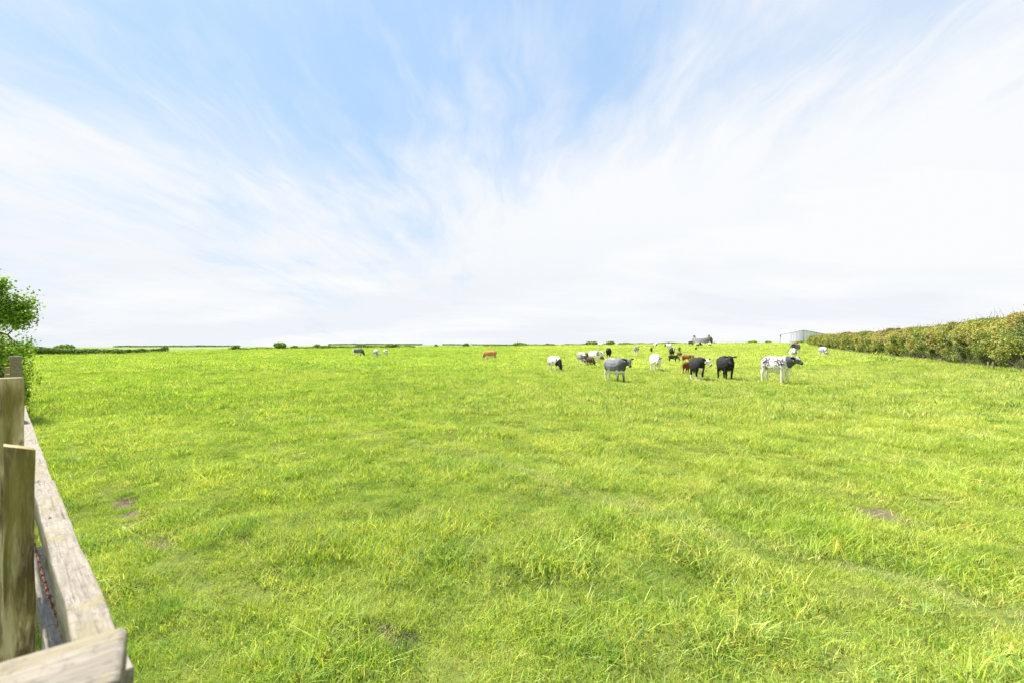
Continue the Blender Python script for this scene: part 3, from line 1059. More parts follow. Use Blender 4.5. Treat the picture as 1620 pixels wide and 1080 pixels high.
pa, pb = A0 - dirA * .15, A1 + dirA * .6
for kz in range(5):
    a_ = pa + Vector((0, 0, -.14 - .13 * kz)) - perp * .045
    b_ = pb + Vector((0, 0, -.14 - .13 * kz)) - perp * .045
    tube_pts(V, F, np.array(a_ - FO), np.array(b_ - FO), .0014, .0014, 4)
Ln = (pb - pa).length
for i in range(int(Ln / .15)):
    a_ = pa + dirA * (.15 * i + .05) - perp * .045
    tube_pts(V, F, np.array(a_ + Vector((0, 0, -.12)) - FO), np.array(a_ + Vector((0, 0, -1.1)) - FO), .0012, .0012, 4)
obj("wire_netting", mesh_np("wire_netting", np.concatenate(V), [np.array(F)], [m_galv]), fence)

# ------------------------------------------------------------------ hawthorn and bush behind the fence, left
tx, ty = -14.5, 11.9
tree = thing("hawthorn_tree", "leafy hawthorn tree rising behind the fence posts at the left edge", "tree", (tx, ty, gz(tx, ty)))
tips = branches("trunk", tree, 1.0, .10, .62, 5, 5, lean=(.2, 0), stretch=(0.86, 0.9, 2.05))
g = np.random.default_rng(9)
nl = 17000
ti = g.integers(0, len(tips), nl)
C = tips[ti] + g.normal(0, .11, (nl, 3))
C = C[C[:, 2] > .5]
V, F = leaf_quads(C, g.normal(0, .5, (len(C), 3)) + [0, 0, .6], .06, g, 1.2)
pal = np.array([(0.09, 0.18, 0.02), (0.17, 0.29, 0.03), (0.27, 0.40, 0.05)])
ci2 = g.integers(0, 3, len(C))
cc = pal[ci2] * g.uniform(.75, 1.25, (len(C), 1))
obj("crown", mesh_np("crown", V, [F], [m_leaf], {'leaf': np.repeat(cc, 4, 0)}), tree)
print("tree tips", tips.min(0), tips.max(0))

for (bx, by, rx, ry, h_, nl, sd_, lab) in ((-14.75, 11.7, 1.15, 1.2, 1.55, 24000, 3, 'low dark green bramble bush spilling through the fence into the field'),
                                           (-17.7, 14.2, 1.5, 1.5, 2.6, 24000, 4, 'dense hedge bush below the hawthorn crown at the left edge')):
    b_ = thing("bush", lab, "bush", (bx, by, gz(bx, by) - .05))
    bush_leaves("foliage", b_, nl, rx, ry, h_, .065, [(0.06, 0.12, 0.018), (0.13, 0.22, 0.03), (0.25, 0.33, 0.04), (.27, .30, .06)], sd_, lumps=7)
    branches("stems", b_, .6, .03, .8, 3, sd_ + 20)

# ------------------------------------------------------------------ far hedges, trees and bushes
def far_bush(px, ytop, wpx, d, label, seed, cat="bush", name="bush", trunk=False, pal=GREEN, group=None, yb=None):
    x = (px - 810) / FPX * d
    zb = float(ground(x, d, False)) - .1
    if yb is not None:
        zb = CAMZ - (yb - 540) / FPX * d
    h_ = max(.6, CAMZ - (ytop - 540) / FPX * d - zb)
    rx = wpx / FPX * d / 2 * 1.15
    o = thing(name, label, cat, (x, d, zb), 0, group)
    crown = bush_leaves("crown" if trunk else "foliage", o, 2600, rx, rx * .9, h_, min(.55, .10 + d * .0017), pal, seed, lumps=6)
    if trunk:
        branches("trunk", o, h_ * .4, h_ * .035, .6, 2, seed)
    return o


def far_hedge(p0, p1, h_, wd, label, seed, n=14000, pal=GREEN, size=.3, gap=0.0):
    """hedgerow between two ground points (x, y)"""
    g = np.random.default_rng(seed)
    a_, b_ = np.array(p0, float), np.array(p1, float)
    L = np.linalg.norm(b_ - a_)
    o = thing("hedge", label, "hedge", (a_[0], a_[1], float(ground(a_[0], a_[1], False))), 0)
    t_ = g.random(n)
    top = h_ * (1 + .28 * fbm2(t_ * L, t_ * 0, L / 14 + 3, seed) + .2 * fbm2(t_ * L, t_ * 0, 3.5, seed + 1))
    an = g.random(n) * np.pi
    rr = 1 - .35 * g.random(n) ** 2
    dn = np.array([-(b_ - a_)[1], (b_ - a_)[0]]) / L
    oy = np.cos(an) * wd * rr * (1 + .3 * fbm2(t_ * L, an * 2, 2, seed + 3))
    oz = np.sin(an) ** .7 * top * rr
    X = a_[0] + (b_ - a_)[0] * t_ + dn[0] * oy
    Y = a_[1] + (b_ - a_)[1] * t_ + dn[1] * oy
    Z = ground(X, Y, False) + oz
    C = np.stack([X, Y, Z], -1)
    N = np.stack([dn[0] * np.cos(an), dn[1] * np.cos(an), np.sin(an)], -1)
    V, F = leaf_quads(C, N, size, g, 1.2)
    p_ = np.array(pal)
    fi = np.clip((fbm2(t_ * L, oz * 2, 3, seed + 5) * .8 + .5) * (len(p_) - 1) + g.normal(0, .3, n), 0, len(p_) - 1.001)
    i0 = fi.astype(int)
    cc = p_[i0] * (1 - (fi - i0))[:, None] + p_[i0 + 1] * (fi - i0)[:, None]
    me_ = mesh_np("foliage", V - np.array(o.location), [F], [m_leaf], {'leaf': np.repeat(cc, 4, 0)})
    obj("foliage", me_, o)
    return o


def at(px, d):
    return ((px - 810) / FPX * d, d)


far_hedge(at(-60, 96), at(205, 101), 1.8, 1.4, "nearest hedge across the far left side of the field, beside the hawthorn", 1, 16000, GREEN, .28)
far_hedge(at(-40, 128), at(150, 135), 2.3, 1.3, "hedge behind the first far left hedge, with a round tree in front", 2, 9000, GREENY, .3)
far_hedge(at(180, 150), at(265, 165), 2.6, 1.3, "short low hedge right of the round tree at far left", 3, 6000, GREEN, .32)
far_hedge(at(255, 160), at(372, 178), 1.0, 1.3, "thin low hedge on the field edge at far left centre", 4, 5000, GREENY, .32)
far_hedge(at(360, 150), at(500, 172), 1.35, 1.4, "hedge line on the far field edge between two rounded trees", 5, 10000, GREENY, .35)
far_hedge(at(505, 165), at(655, 200), 1.5, 1.5, "bushy hedge on the skyline behind the three left cattle", 6, 12000, GREENY, .38)
far_hedge(at(660, 205), at(740, 215), .9, 1.5, "low sparse hedge left of the small white shed", 7, 5000, GREENY, .4)
far_hedge(at(765, 205), at(905, 212), 1.15, 1.5, "hedge on the skyline right of the small white shed", 8, 9000, GREENY, .4)
far_hedge(at(905, 212), at(1085, 216), 1.0, 1.5, "skyline hedge behind the middle of the herd, left of the cottage", 9, 10000, GREEN, .4)
far_hedge(at(1125, 222), at(1232, 226), .65, 1.5, "very low hedge between the cottage and the pale barn", 10, 6000, GREENY, .38)
far_hedge(at(1254, 225), at(1300, 222), 1.3, 1.5, "low hedge in front of the pale barn wall", 11, 6000, GREEN, .38)
# hedge lines on the distant ridge
far_hedge(at(180, 900), at(380, 930), 3.0, 3, "thin dark hedge along the distant ridge at left", 12, 3500, GREEN, 1.5)
far_hedge(at(520, 930), at(600, 935), 2.4, 3, "dark hedge on the distant ridge above the grey grazing cow", 13, 2500, GREEN, 1.5)
far_hedge(at(585, 940), at(668, 942), 2.4, 3, "dark hedge along the highest part of the distant ridge", 14, 2500, GREEN, 1.5)
far_hedge(at(700, 930), at(830, 930), 2.0, 3, "faint distant hedge beyond the small white shed", 15, 3000, GREEN, 1.5)

FB = [(102, 544.5, 24, 118, "single round tree standing above the far left hedge", True, 558),
      (372, 546.5, 14, 148, "small bush at the left end of the skyline hedge", False, None),
      (443, 541.5, 20, 155, "rounded tree on the skyline left of centre, above the hedge", True, None),
      (466, 546.5, 14, 155, "low bush just right of the rounded skyline tree", False, None),
      (503, 544, 16, 160, "flat-topped bush at the gap in the skyline hedge", False, None),
      (623, 543.5, 22, 170, "dark bush behind the brown and white cow at left", False, None),
      (690, 544, 7, 200, "tiny lone round bush on the skyline left of centre", False, None),
      (737, 542.5, 10, 208, "little bush touching the left side of the white shed", False, None),
      (823, 541.5, 24, 195, "bush on the skyline right of the red-brown grazing cow", False, None),
      (872, 543.5, 16, 200, "low bush above the black-headed grazing cow", False, None),
      (936, 539.5, 17, 205, "dark rounded bush behind the white speckled cow", False, None),
      (965, 540, 15, 205, "dark rounded bush right behind the black cow seen from behind", False, None),
      (986, 542, 20, 205, "wide low bush on the skyline left of the eared grey cow", False, None),
      (1056, 541.5, 12, 210, "low skyline bush left of the cottage", False, None),
      (1191, 539, 17, 214, "small bush halfway between the cottage and the barn", False, None),
      (1216, 539.5, 11, 216, "dark little bush just left of the pale barn", False, None),
      (1288, 536.5, 26, 205, "bush where the long right hedge ends at the barn", False, None)]
for i, (px, yt, wp, d, lab, tr_, yb) in enumerate(FB):
    far_bush(px, yt, wp, d, lab, 100 + i, "tree" if tr_ else "bush", "round_tree" if tr_ else "bush", tr_, GREEN if i % 2 else GREENY, "bushes and trees on the skyline", yb)


# ------------------------------------------------------------------ buildings
def box_mesh(name, boxes, m):
    V, F = [], []
    for (x0, x1, y0, y1, z0, z1) in boxes:
        b = len(V) * 8 if False else sum(len(v_) for v_ in V)
        V.append(np.array([(x, y, z) for z in (z0, z1) for (x, y) in ((x0, y0), (x1, y0), (x1, y1), (x0, y1))], float))
        for f in ((3, 2, 1, 0), (4, 5, 6, 7), (0, 1, 5, 4), (1, 2, 6, 5), (2, 3, 7, 6), (3, 0, 4, 7)):
            F.append([b + i for i in f])
    return mesh_np(name, np.concatenate(V), [np.array(F)], [m])


def simple(name, c0, c1, scale=3, rough=.85):
    m, T = mat(name)
    tco = T.new('ShaderNodeTexCoord').outputs['Object']
    n = T.noise(tco, scale, 5, .6)
    principled(T, T.ramp(n, [(.3, c0), (.7, c1)]), rough, n, .3, .02)
    return m


m_render_w = simple("pale_rendered_wall", (0.25, 0.235, 0.215), (0.33, 0.315, 0.29), 1.2)
m_slate = simple("grey_slate_roof", (0.11, 0.11, 0.122), (0.15, 0.15, 0.165), 2.5)
m_dark = simple("dark_window_glass", (0.05, 0.055, 0.06), (0.09, 0.1, 0.11), 1, .3)
m_white = simple("white_paint", (0.72, 0.72, 0.70), (0.82, 0.82, 0.80), 2)
m_steel = simple("dark_steel", (0.17, 0.19, 0.21), (0.25, 0.27, 0.29), 2)
m_pot = simple("clay_pot", (0.25, 0.2, 0.17), (0.35, 0.28, 0.24), 4)


def gable_roof(name, L, Wd, z0, z1, over, th, m):
    """ridge along x"""
    V, F = [], []
    x0, x1 = -L / 2 - over, L / 2 + over
    y = Wd / 2 + over
    for s in (-1, 1):
        b = len(V)
        V += [(x0, s * y, z0), (x1, s * y, z0), (x1, 0, z1), (x0, 0, z1), (x0, s * y, z0 + th), (x1, s * y, z0 + th), (x1, 0, z1 + th), (x0, 0, z1 + th)]
        F += [[b + i for i in f] for f in ((0, 1, 2, 3), (4, 5, 6, 7), (0, 1, 5, 4), (1, 2, 6, 5), (3, 0, 4, 7))]
    return mesh_np(name, np.array(V, float), [np.array(F)], [m])


def gable_wall(name, L, Wd, z1, zr, m):
    V = []
    for x in (-L / 2, L / 2):
        V += [(x, -Wd / 2, -1.5), (x, Wd / 2, -1.5), (x, Wd / 2, z1), (x, 0, zr), (x, -Wd / 2, z1)]
    F4 = [(0, 5, 9, 4), (1, 2, 7, 6), (4, 9, 8, 3), (2, 3, 8, 7)]
    F5 = [(4, 3, 2, 1, 0), (5, 6, 7, 8, 9)]
    return mesh_np(name, np.array(V, float), [np.array(F4), np.array(F5)], [m])


# cottage
hdist = 262.0
hx_, hz_ = (1109.5 - 810) / FPX * hdist, CAMZ - (547 - 540) / FPX * hdist
cot = thing("cottage", "pale stone cottage with grey slate roof and two end chimneys on the skyline", "house", (hx_, hdist, hz_), rad(-42))
obj("wall", gable_wall("wall", 9.6, 6.5, 2.6, 5.3, m_render_w), cot)
roof = obj("roof", gable_roof("roof", 9.6, 6.5, 2.45, 5.1, .25, .15, m_slate), cot)
for s, hh in ((-1, 6.1), (1, 6.35)):
    ch = obj("chimney", box_mesh("chimney", [(s * 4.35 - .55, s * 4.35 + .55, -.5, .5, 4.6, hh), (s * 4.35 - .65, s * 4.35 + .65, -.6, .6, hh, hh + .18)], m_render_w), roof)
    for q_ in (-.25, .25):
        obj("chimney_pot", box_mesh("chimney_pot", [(s * 4.35 + q_ - .13, s * 4.35 + q_ + .13, -.13, .13, hh + .182, hh + .45)], m_pot), roof)
for x in (-3.1, 0.2, 3.2):
    wn = obj("window", box_mesh("window", [(x - .5, x + .5, -3.29, -3.2, 1.2, 2.2)], m_dark), cot)
    obj("frame", box_mesh("frame", [(x - .56, x + .56, -3.32, -3.295, 2.2, 2.28), (x - .56, x + .56, -3.34, -3.295, 1.1, 1.19), (x - .03, x + .03, -3.31, -3.293, 1.2, 2.2)], m_white), wn)
obj("door", box_mesh("door", [(1.4, 2.2, -3.3, -3.2, -.2, 2.1)], m_white), cot)
ax_, ay_ = (1128 - 810) / FPX * 258, 258.0
ann = thing("outbuilding", "low grey lean-to against the right end of the cottage", "shed", ((1122.5 - 810) / FPX * 257, 257, hz_), rad(-42))
obj("wall", gable_wall("wall", 2.6, 4.0, 1.9, 2.9, m_render_w), ann)
obj("roof", gable_roof("roof", 2.6, 4.0, 1.8, 2.85, .15, .1, m_slate), ann)
far_bush(1124.5, 532, 6, 256, "thin grey-green windblown tree at the right end of the cottage", 140, "tree", "slender_tree", True, [(0.10, 0.13, 0.08), (0.18, 0.21, 0.14)])
far_bush(1131, 541.5, 8, 254, "low dark shrub right of the cottage tree", 141, pal=GREEN)

# white shed far away
sx = (743.5 - 810) / FPX * 215
sh = thing("shed", "tiny white flat-roofed shed on the skyline near the centre", "shed", (sx, 215, CAMZ - (547.5 - 540) / FPX * 215))
obj("wall", box_mesh("wall", [(-.95, .95, -1, 1, -.5, 1.35)], m_white), sh)
obj("roof", box_mesh("roof", [(-1.05, 1.05, -1.1, 1.1, 1.352, 1.45)], m_steel), sh)
obj("door", box_mesh("door", [(-.3, .3, -1.04, -1.003, -.3, 1.1)], m_white), sh)

# portal-frame barn with pale sheet gable
m_sheet, T = mat("pale_blue_sheet_cladding")
tco = T.new('ShaderNodeTexCoord').outputs['Object']
sx_ = T.new('ShaderNodeSeparateXYZ', {0: tco}).outputs[0]
st = T.math('FRACT', T.math('MULTIPLY', sx_, 0.62))
sf = T.new('ShaderNodeMapRange', {'Value': st, 'From Min': .82, 'From Max': .9, 'To Min': 0, 'To Max': 1}).outputs[0]
nz = T.noise(T.mapping(tco, (1.3, 1, .1)), 1.1, 3, .5)
c = T.mix(nz, (0.60, 0.58, 0.76), (0.68, 0.65, 0.82))
c = T.mix(sf, c, (0.46, 0.51, 0.60))
rib = T.new('ShaderNodeTexWave', {'Vector': tco, 'Scale': 2.2}, bands_direction='X').outputs[0]
principled(T, c, .55, rib, .4, .04, .4)
bd_ = 240.0
bxc = (1271.5 - 810) / FPX * bd_
zb_ = CAMZ - (542.5 - 540) / FPX * bd_
barn = thing("barn", "large pale blue sheet-clad barn gable with dark roof edge beside the right hedge", "barn", (bxc, bd_, zb_ - .4), rad(-33))
hw = 11.3
eave, apex = 4.75, 7.5
V = np.array([(-hw, 0, -1), (hw, 0, -1), (hw, 0, eave), (0, 0, apex), (-hw, 0, eave), (-hw, 30, -1), (hw, 30, -1), (hw, 30, eave), (0, 30, apex), (-hw, 30, eave)], float)
obj("wall", mesh_np("wall", V, [np.array([(1, 6, 7, 2), (5, 0, 4, 9)]), np.array([(0, 1, 2, 3, 4), (9, 8, 7, 6, 5)])], [m_sheet]), barn)
V, F = [], []
for s in (-1, 1):
    b = len(V)
    e = (s * (hw + .35), eave - .07)
    for y in (-.3, 30.3):
        V += [(e[0], y, e[1]), (0, y, apex + .0), (0, y, apex + .22), (e[0], y, e[1] + .22)]
    F += [[b + i for i in f] for f in ((0, 1, 2, 3), (4, 5, 6, 7), (0, 1, 5, 4), (2, 3, 7, 6), (0, 3, 7, 4))]
obj("roof", mesh_np("roof", np.array(V, float), [np.array(F)], [m_steel]), barn)
for xx in (-hw + .12, -6, 0, 6, hw - .12):
    ztop = eave + (apex - eave) * (1 - abs(xx) / hw) - .15
    obj("column", box_mesh("column", [(xx - .09, xx + .09, -.16, -.01, -1, ztop)], m_steel), barn)
# rafter brace seen as a dark diagonal at the left of the gable
V, F = [], []
tube_pts(V, F, np.array([-hw + .3, -.28, eave - .9]), np.array([-5.4, -.28, .5]), .09, .09, 6)
obj("brace", mesh_np("brace", np.concatenate(V), [np.array(F)], [m_steel]), barn)

# pale posts at the foot of the right hedge
for i, (px, py, hpx, lab) in enumerate([(1338.5, 545.5, 4, "short pale fence post at the hedge foot, near its far end"),
                                        (1372, 553, 5, "leaning pale fence post at the hedge foot, middle distance"),
                                        (1563.5, 575, 9, "short whitish post at the hedge foot near the right edge"),
                                        (1571, 574, 8, "whitish post right beside another at the near hedge foot")]):
    t_ = np.linspace(0, 1, 4000)
    X, Y = HX0 + (HX1 - HX0) * t_ + hn[0] * 1.45, HY0 + (HY1 - HY0) * t_ + hn[1] * 1.45
    k_ = int(np.argmin(np.abs(810 + FPX * X / Y - px)))
    x, y = float(X[k_]), float(Y[k_])
    m_ = m_rail
    o = timber("fence_post", None, .62 + (.5 if i < 2 else .2), .07, .07, m_, axis='Z', seed=30 + i)
    o.location = (x, y, gz(x, y) + .5)
    o.rotation_euler = (0, (.0, .35, .05, -.12)[i], .4)
    o['label'] = lab
    o['category'] = 'fence post'
    o['group'] = 'old posts at the foot of the right hedge'

# ------------------------------------------------------------------ cattle
m_coat, T = mat("cow_coat")
cc_ = T.new('ShaderNodeAttribute', None, attribute_name='coat').outputs['Color']
tco = T.new('ShaderNodeTexCoord').outputs['Object']
hn_ = T.noise(T.mapping(tco, (1, 1, .5)), 38, 4, .7)
cv = T.mix(1.0, cc_, T.new('ShaderNodeMapRange', {'Value': hn_, 'From Min': .3, 'From Max': .7, 'To Min': .8, 'To Max': 1.15}).outputs[0], 'MULTIPLY')
principled(T, cv, .8, hn_, .35, .012, .18)
m_tag, T = mat("ear_tag_plastic")
tn = T.noise(None, 5, 2, .5)
principled(T, T.mix(tn, (0.75, .68, .35), (.8, .76, .5)), .5)


def loft(V, F, P, W_, H_, up=(0, 0, 1), sides=14):
    """closed tube through points P with half-widths W_ and half-heights H_"""
    P = [np.array(p, float) for p in P]
    n = len(P)
    b = sum(len(x) for x in V)
    an = np.arange(sides) / sides * 2 * np.pi
    for i in range(n):
        d = P[min(i + 1, n - 1)] - P[max(i - 1, 0)]
        d /= np.linalg.norm(d) + 1e-9
        s = np.cross(d, np.array(up, float))
        if np.linalg.norm(s) < 1e-3:
            s = np.cross(d, [1., 0, 0])
        s /= np.linalg.norm(s)
        u = np.cross(s, d)
        V.append(P[i] + np.cos(an)[:, None] * s * W_[i] + np.sin(an)[:, None] * u * H_[i])
    V.append(np.array([P[0], P[-1]]))
    c0, c1 = b + n * sides, b + n * sides + 1
    for i in range(n - 1):
        for j in range(sides):
            k_ = (j + 1) % sides
            F.append((b + i * sides + j, b + i * sides + k_, b + (i + 1) * sides + k_, b + (i + 1) * sides + j))
    for j in range(sides):
        k_ = (j + 1) % sides
        F.append((c0, b + k_, b + j))
        F.append((c1, b + (n - 1) * sides + j, b + (n - 1) * sides + k_))


def dirv(yaw, pitch):
    return np.array([math.cos(yaw) * math.cos(pitch), math.sin(yaw) * math.cos(pitch), math.sin(pitch)])


def cow_mesh(pose, coat, seed=0, vox=.024, fat=1.0, calf=False, step=None, udder=True):
    """cow facing +X, hooves on z=0, back at about 1.42"""
    nyaw, npitch, hyaw, hpitch = [rad(a_) for a_ in pose]
    V, F = [], []
    leg = 1.0
    tw = fat * (0.9 if calf else 1)
    th_ = 0.88 if calf else 1 + (fat - 1) * .8
    xs = [-.80, -.765, -.67, -.50, -.24, .06, .34, .53, .66, .77]
    zc_ = [1.20, 1.16, 1.115, 1.075, 1.015, .98, .99, 1.03, 1.08, 1.12]
    zc_ = [z - (fat - 1) * .35 * math.sin(math.pi * i / 9) for i, z in enumerate(zc_)]
    hh_ = [.08, .19, .29, .345, .40, .43, .42, .385, .32, .17]
    ww_ = [.08, .17, .245, .275, .325, .355, .315, .265, .20, .10]
    loft(V, F, [(x, 0, z + (.0 if not calf else .03)) for x, z in zip(xs, zc_)], [w_ * tw for w_ in ww_], [h * th_ for h in hh_])
    # hips / rump blocks and shoulders
    for s in (-1, 1):
        loft(V, F, [(-.66, s * .13, 1.22), (-.56, s * .16, 1.1), (-.52, s * .17, .9), (-.51, s * .17, .74)], [.11, .155, .15, .11], [.13, .22, .22, .15], up=(1, 0, 0))
        loft(V, F, [(.43, s * .15, 1.24), (.45, s * .18, 1.05), (.46, s * .18, .84)], [.08, .13, .11], [.13, .19, .15], up=(1, 0, 0))
    st = step or (0, 0, 0, 0)
    # legs: front left, front right, hind left, hind right ; st = forward shift of each hoof
    for k_, s in ((0, 1), (1, -1)):
        f = st[k_]
        loft(V, F, [(.46, s * .17, .95), (.46 + f * .2, s * .17, .72), (.47 + f * .5, s * .165, .46), (.46 + f * .75, s * .16, .40), (.46 + f * .9, s * .16, .20),
                    (.465 + f, s * .16, .11), (.48 + f, s * .16, .045), (.49 + f, s * .16, -.02)],
             [.12, .10, .066, .064, .048, .05, .06, .066], [.14, .12, .076, .07, .052, .054, .066, .076], up=(1, 0, 0), sides=10)
    for k_, s in ((2, 1), (3, -1)):
        f = st[k_]
        loft(V, F, [(-.56, s * .165, .98), (-.53 + f * .2, s * .17, .80), (-.60 + f * .4, s * .165, .64), (-.69 + f * .6, s * .155, .52), (-.70 + f * .7, s * .15, .44), (-.675 + f * .85, s * .15, .24),
                    (-.665 + f, s * .15, .12), (-.645 + f, s * .15, .045), (-.635 + f, s * .15, -.02)],
             [.14, .125, .09, .064, .058, .05, .052, .06, .066], [.20, .18, .12, .082, .07, .054, .056, .066, .076], up=(1, 0, 0), sides=10)
    # tail
    loft(V, F, [(-.80, 0, 1.36), (-.875, 0, 1.28), (-.90, .01, 1.0), (-.895, .015, .72), (-.89, .02, .58), (-.885, .02, .42)], [.035, .03, .022, .022, .045, .02], [.035, .03, .022, .022, .045, .02], up=(1, 0, 0), sides=8)
    if udder and not calf:
        loft(V, F, [(-.52, 0, .70), (-.42, 0, .64), (-.28, 0, .66), (-.2, 0, .7)], [.08, .13, .11, .05], [.08, .12, .09, .05], sides=10)
    # neck and head
    n0 = np.array([.55, 0, 1.13])
    nd = dirv(nyaw, npitch)
    NLn = .50 if npitch > rad(-25) else .74
    n1 = n0 + nd * NLn
    nm = n0 + dirv(nyaw * .55, npitch * .7) * NLn * .52
    loft(V, F, [n0 - np.array([.08, 0, .02]), n0 + nd * .06, nm, n1, n1 + nd * .05],
         [.22, .21, .165, .125, .08], [.34, .32, .255, .175, .10], sides=14)
    # brisket
    loft(V, F, [(.42, 0, .76), (.60, 0, .78), (.71, 0, .90), (.73, 0, 1.05)], [.12, .14, .13, .10], [.13, .15, .15, .11], sides=10)
    hdv = dirv(hyaw, hpitch)
    side = np.cross([0, 0, 1.], hdv)
    side /= np.linalg.norm(side)
    hup = np.cross(hdv, side)
    h0 = n1 + hup * .035
    hs = .92 if calf else 1.0
    prof = [(-.10, .06, .06, 0.02), (-.05, .11, .115, .01), (.03, .132, .145, 0), (.12, .136, .152, -.012), (.20, .115, .142, -.02), (.28, .088, .108, -.03),
            (.35, .082, .088, -.04), (.405, .088, .082, -.045), (.44, .07, .055, -.045)]
    loft(V, F, [h0 + hdv * p[0] * hs + hup * p[3] for p in prof], [p[1] * hs for p in prof], [p[2] * hs for p in prof], up=hup, sides=14)
    for s in (-1, 1):      # brow, ears
        eb = h0 + hdv * .15 + side * s * .108 + hup * .06
        loft(V, F, [eb - hdv * .04, eb, eb + hdv * .05], [.02, .034, .02], [.02, .032, .02], up=hup, sides=8)
        e0 = h0 - hdv * .01 + side * s * .09 + hup * .06
        ed = side * s * .97 + hup * .02 - hdv * .2
        ed /= np.linalg.norm(ed)
        loft(V, F, [e0, e0 + ed * .07, e0 + ed * .15, e0 + ed * .23, e0 + ed * .28], [.024, .027, .03, .026, .014], [.034, .058, .08, .064, .025], up=hup * .8 + hdv * .3, sides=10)
    V = np.concatenate(V)
    me0 = bpy.data.meshes.new("tmp")
    me0.from_pydata([tuple(v_) for v_ in V], [], F)
    bm = bmesh.new()
    bm.from_mesh(me0)
    bmesh.ops.recalc_face_normals(bm, faces=bm.faces)
    bm.to_mesh(me0)
    bm.free()
    to = bpy.data.objects.new("tmp", me0)
    COL.objects.link(to)
    md = to.modifiers.new("r", 'REMESH')
    md.mode = 'VOXEL'
    md.voxel_size = vox
    ms = to.modifiers.new("s", 'SMOOTH')
    ms.factor = .5
    ms.iterations = 4 if vox < .03 else 2
    dg = bpy.context.evaluated_depsgraph_get()
    dg.update()
    ev = to.evaluated_get(dg)
    me_ = bpy.data.meshes.new_from_object(ev)
    bpy.data.objects.remove(to)
    bpy.data.meshes.remove(me0)
    n = len(me_.vertices)
    co = np.zeros(n * 3, np.float32)
    me_.vertices.foreach_get('co', co)
    co = co.reshape(-1, 3).astype(float)
    # region masks
    def seg_t(a_, b_):
        ab = b_ - a_
        t__ = np.clip(((co - a_) @ ab) / (ab @ ab), 0, 1)
        return t__, np.linalg.norm(co - a_ - t__[:, None] * ab, axis=1)
    tH, dH = seg_t(h0 - hdv * .05, h0 + hdv * .5 * hs)
    tN, dN = seg_t(n0 + nd * .05, n1)
    loc = co - h0
    hx = loc @ hdv
    hy = loc @ side
    hz = loc @ hup
    isH = (dH < .17) & (hx > -.08)
    isEar = np.zeros(n, bool)
    for s in (-1, 1):
        e0 = h0 - hdv * .01 + side * s * .09 + hup * .06
        ed = side * s * .97 + hup * .02 - hdv * .2
        ed /= np.linalg.norm(ed)
        te, de = seg_t(e0 + ed * .05, e0 + ed * .28)
        isEar |= (de < .095) & (hy * s > .115)
    isN = (~isH) & (~isEar) & (dN < .42) & ((co[:, 0] > .60) | (tN > .25))
    nz_ = np.array([mnoise.fractal(Vector(p) * 2.6 + Vector((seed * 7.3, seed * 3.1, 0)), .8, 2.2, 4) for p in co])
    ns_ = np.array([mnoise.fractal(Vector(p) * 15.0 + Vector((seed * 5.3, 0, seed * 2.1)), .8, 2.2, 3) for p in co])
    c = coat(dict(x=co[:, 0], y=co[:, 1], z=co[:, 2], head=isH, ear=isEar, neck=isN, tn=tN, n=nz_, s=ns_, hx=hx, hy=hy, hz=hz))
    # muzzle, eyes, hooves common to all
    mz = isH & (hx > .375 * hs)
    c[mz] = c[mz] * .25 + np.array([.07, .06, .06]) * .75
    ey = isH & (np.hypot(hx - .155, hz - .045) < .028) & (np.abs(hy) > .08)
    c[ey] = (.02, .017, .015)
    hf = co[:, 2] < .05
    c[hf] = c[hf] * .3 + np.array([.10, .085, .06]) * .7
    at_ = me_.attributes.new('coat', 'FLOAT_COLOR', 'POINT')
    at_.data.foreach_set('color', np.concatenate([c, np.ones((n, 1))], 1).astype(np.float32).ravel())
    me_.materials.clear()
    me_.materials.append(m_coat)
    me_.polygons.foreach_set('use_smooth', np.ones(len(me_.polygons), bool))
    tags = [h0 - hdv * .03 + side * s * .17 + hup * .0 for s in (-1, 1)]
    return me_, tags, hdv, side, hup


WHT = np.array([.72, .70, .66])
BLK = np.array([.013, .0125, .014])
GRY = np.array([.095, .098, .112])
LGR = np.array([.17, .175, .19])
BRN = np.array([.05, .027, .02])
RED = np.array([.155, .052, .024])
ORG = np.array([.42, .19, .07])


def fillc(n, c):
    return np.tile(np.array(c, float), (n, 1))


def coat_solid(base, face=None, chest=None, socks=0.0, sockc=WHT, belly=None, blaze=False, rumpw=False):
    def f(m):
        c = fillc(len(m['x']), base) * (1 + .12 * m['n'])[:, None]
        if belly is not None:
            k_ = (m['z'] < (.74 if belly[0] > .5 else .66) + .07 * m['n']) & (~m['head']) & (np.abs(m['x']) < .6) & ((np.abs(m['y']) < .11) | (belly[0] > .5))
            c[k_] = belly
        if chest is not None:
            k_ = (m['z'] < .80 + .1 * m['n']) & (m['z'] > .5) & (m['x'] > .40) & (np.abs(m['y']) < .11) & (~m['head'])
            c[k_] = chest
        if rumpw:
            k_ = (m['x'] < -.72 + .06 * m['n']) & (m['z'] > .3)
            c[k_] = WHT
        if face is not None:
            c[m['head']] = face
            if np.allclose(face, WHT):
                e = m['head'] & (np.abs(m['hy']) > .07) & (m['hx'] < .04)
                c[e] = base
        if blaze:
            c[m['head'] & (np.abs(m['hy']) < .04) & (m['hz'] > .03)] = WHT
        if socks:
            c[m['z'] < socks + .06 * m['n']] = sockc
        return c
    return f


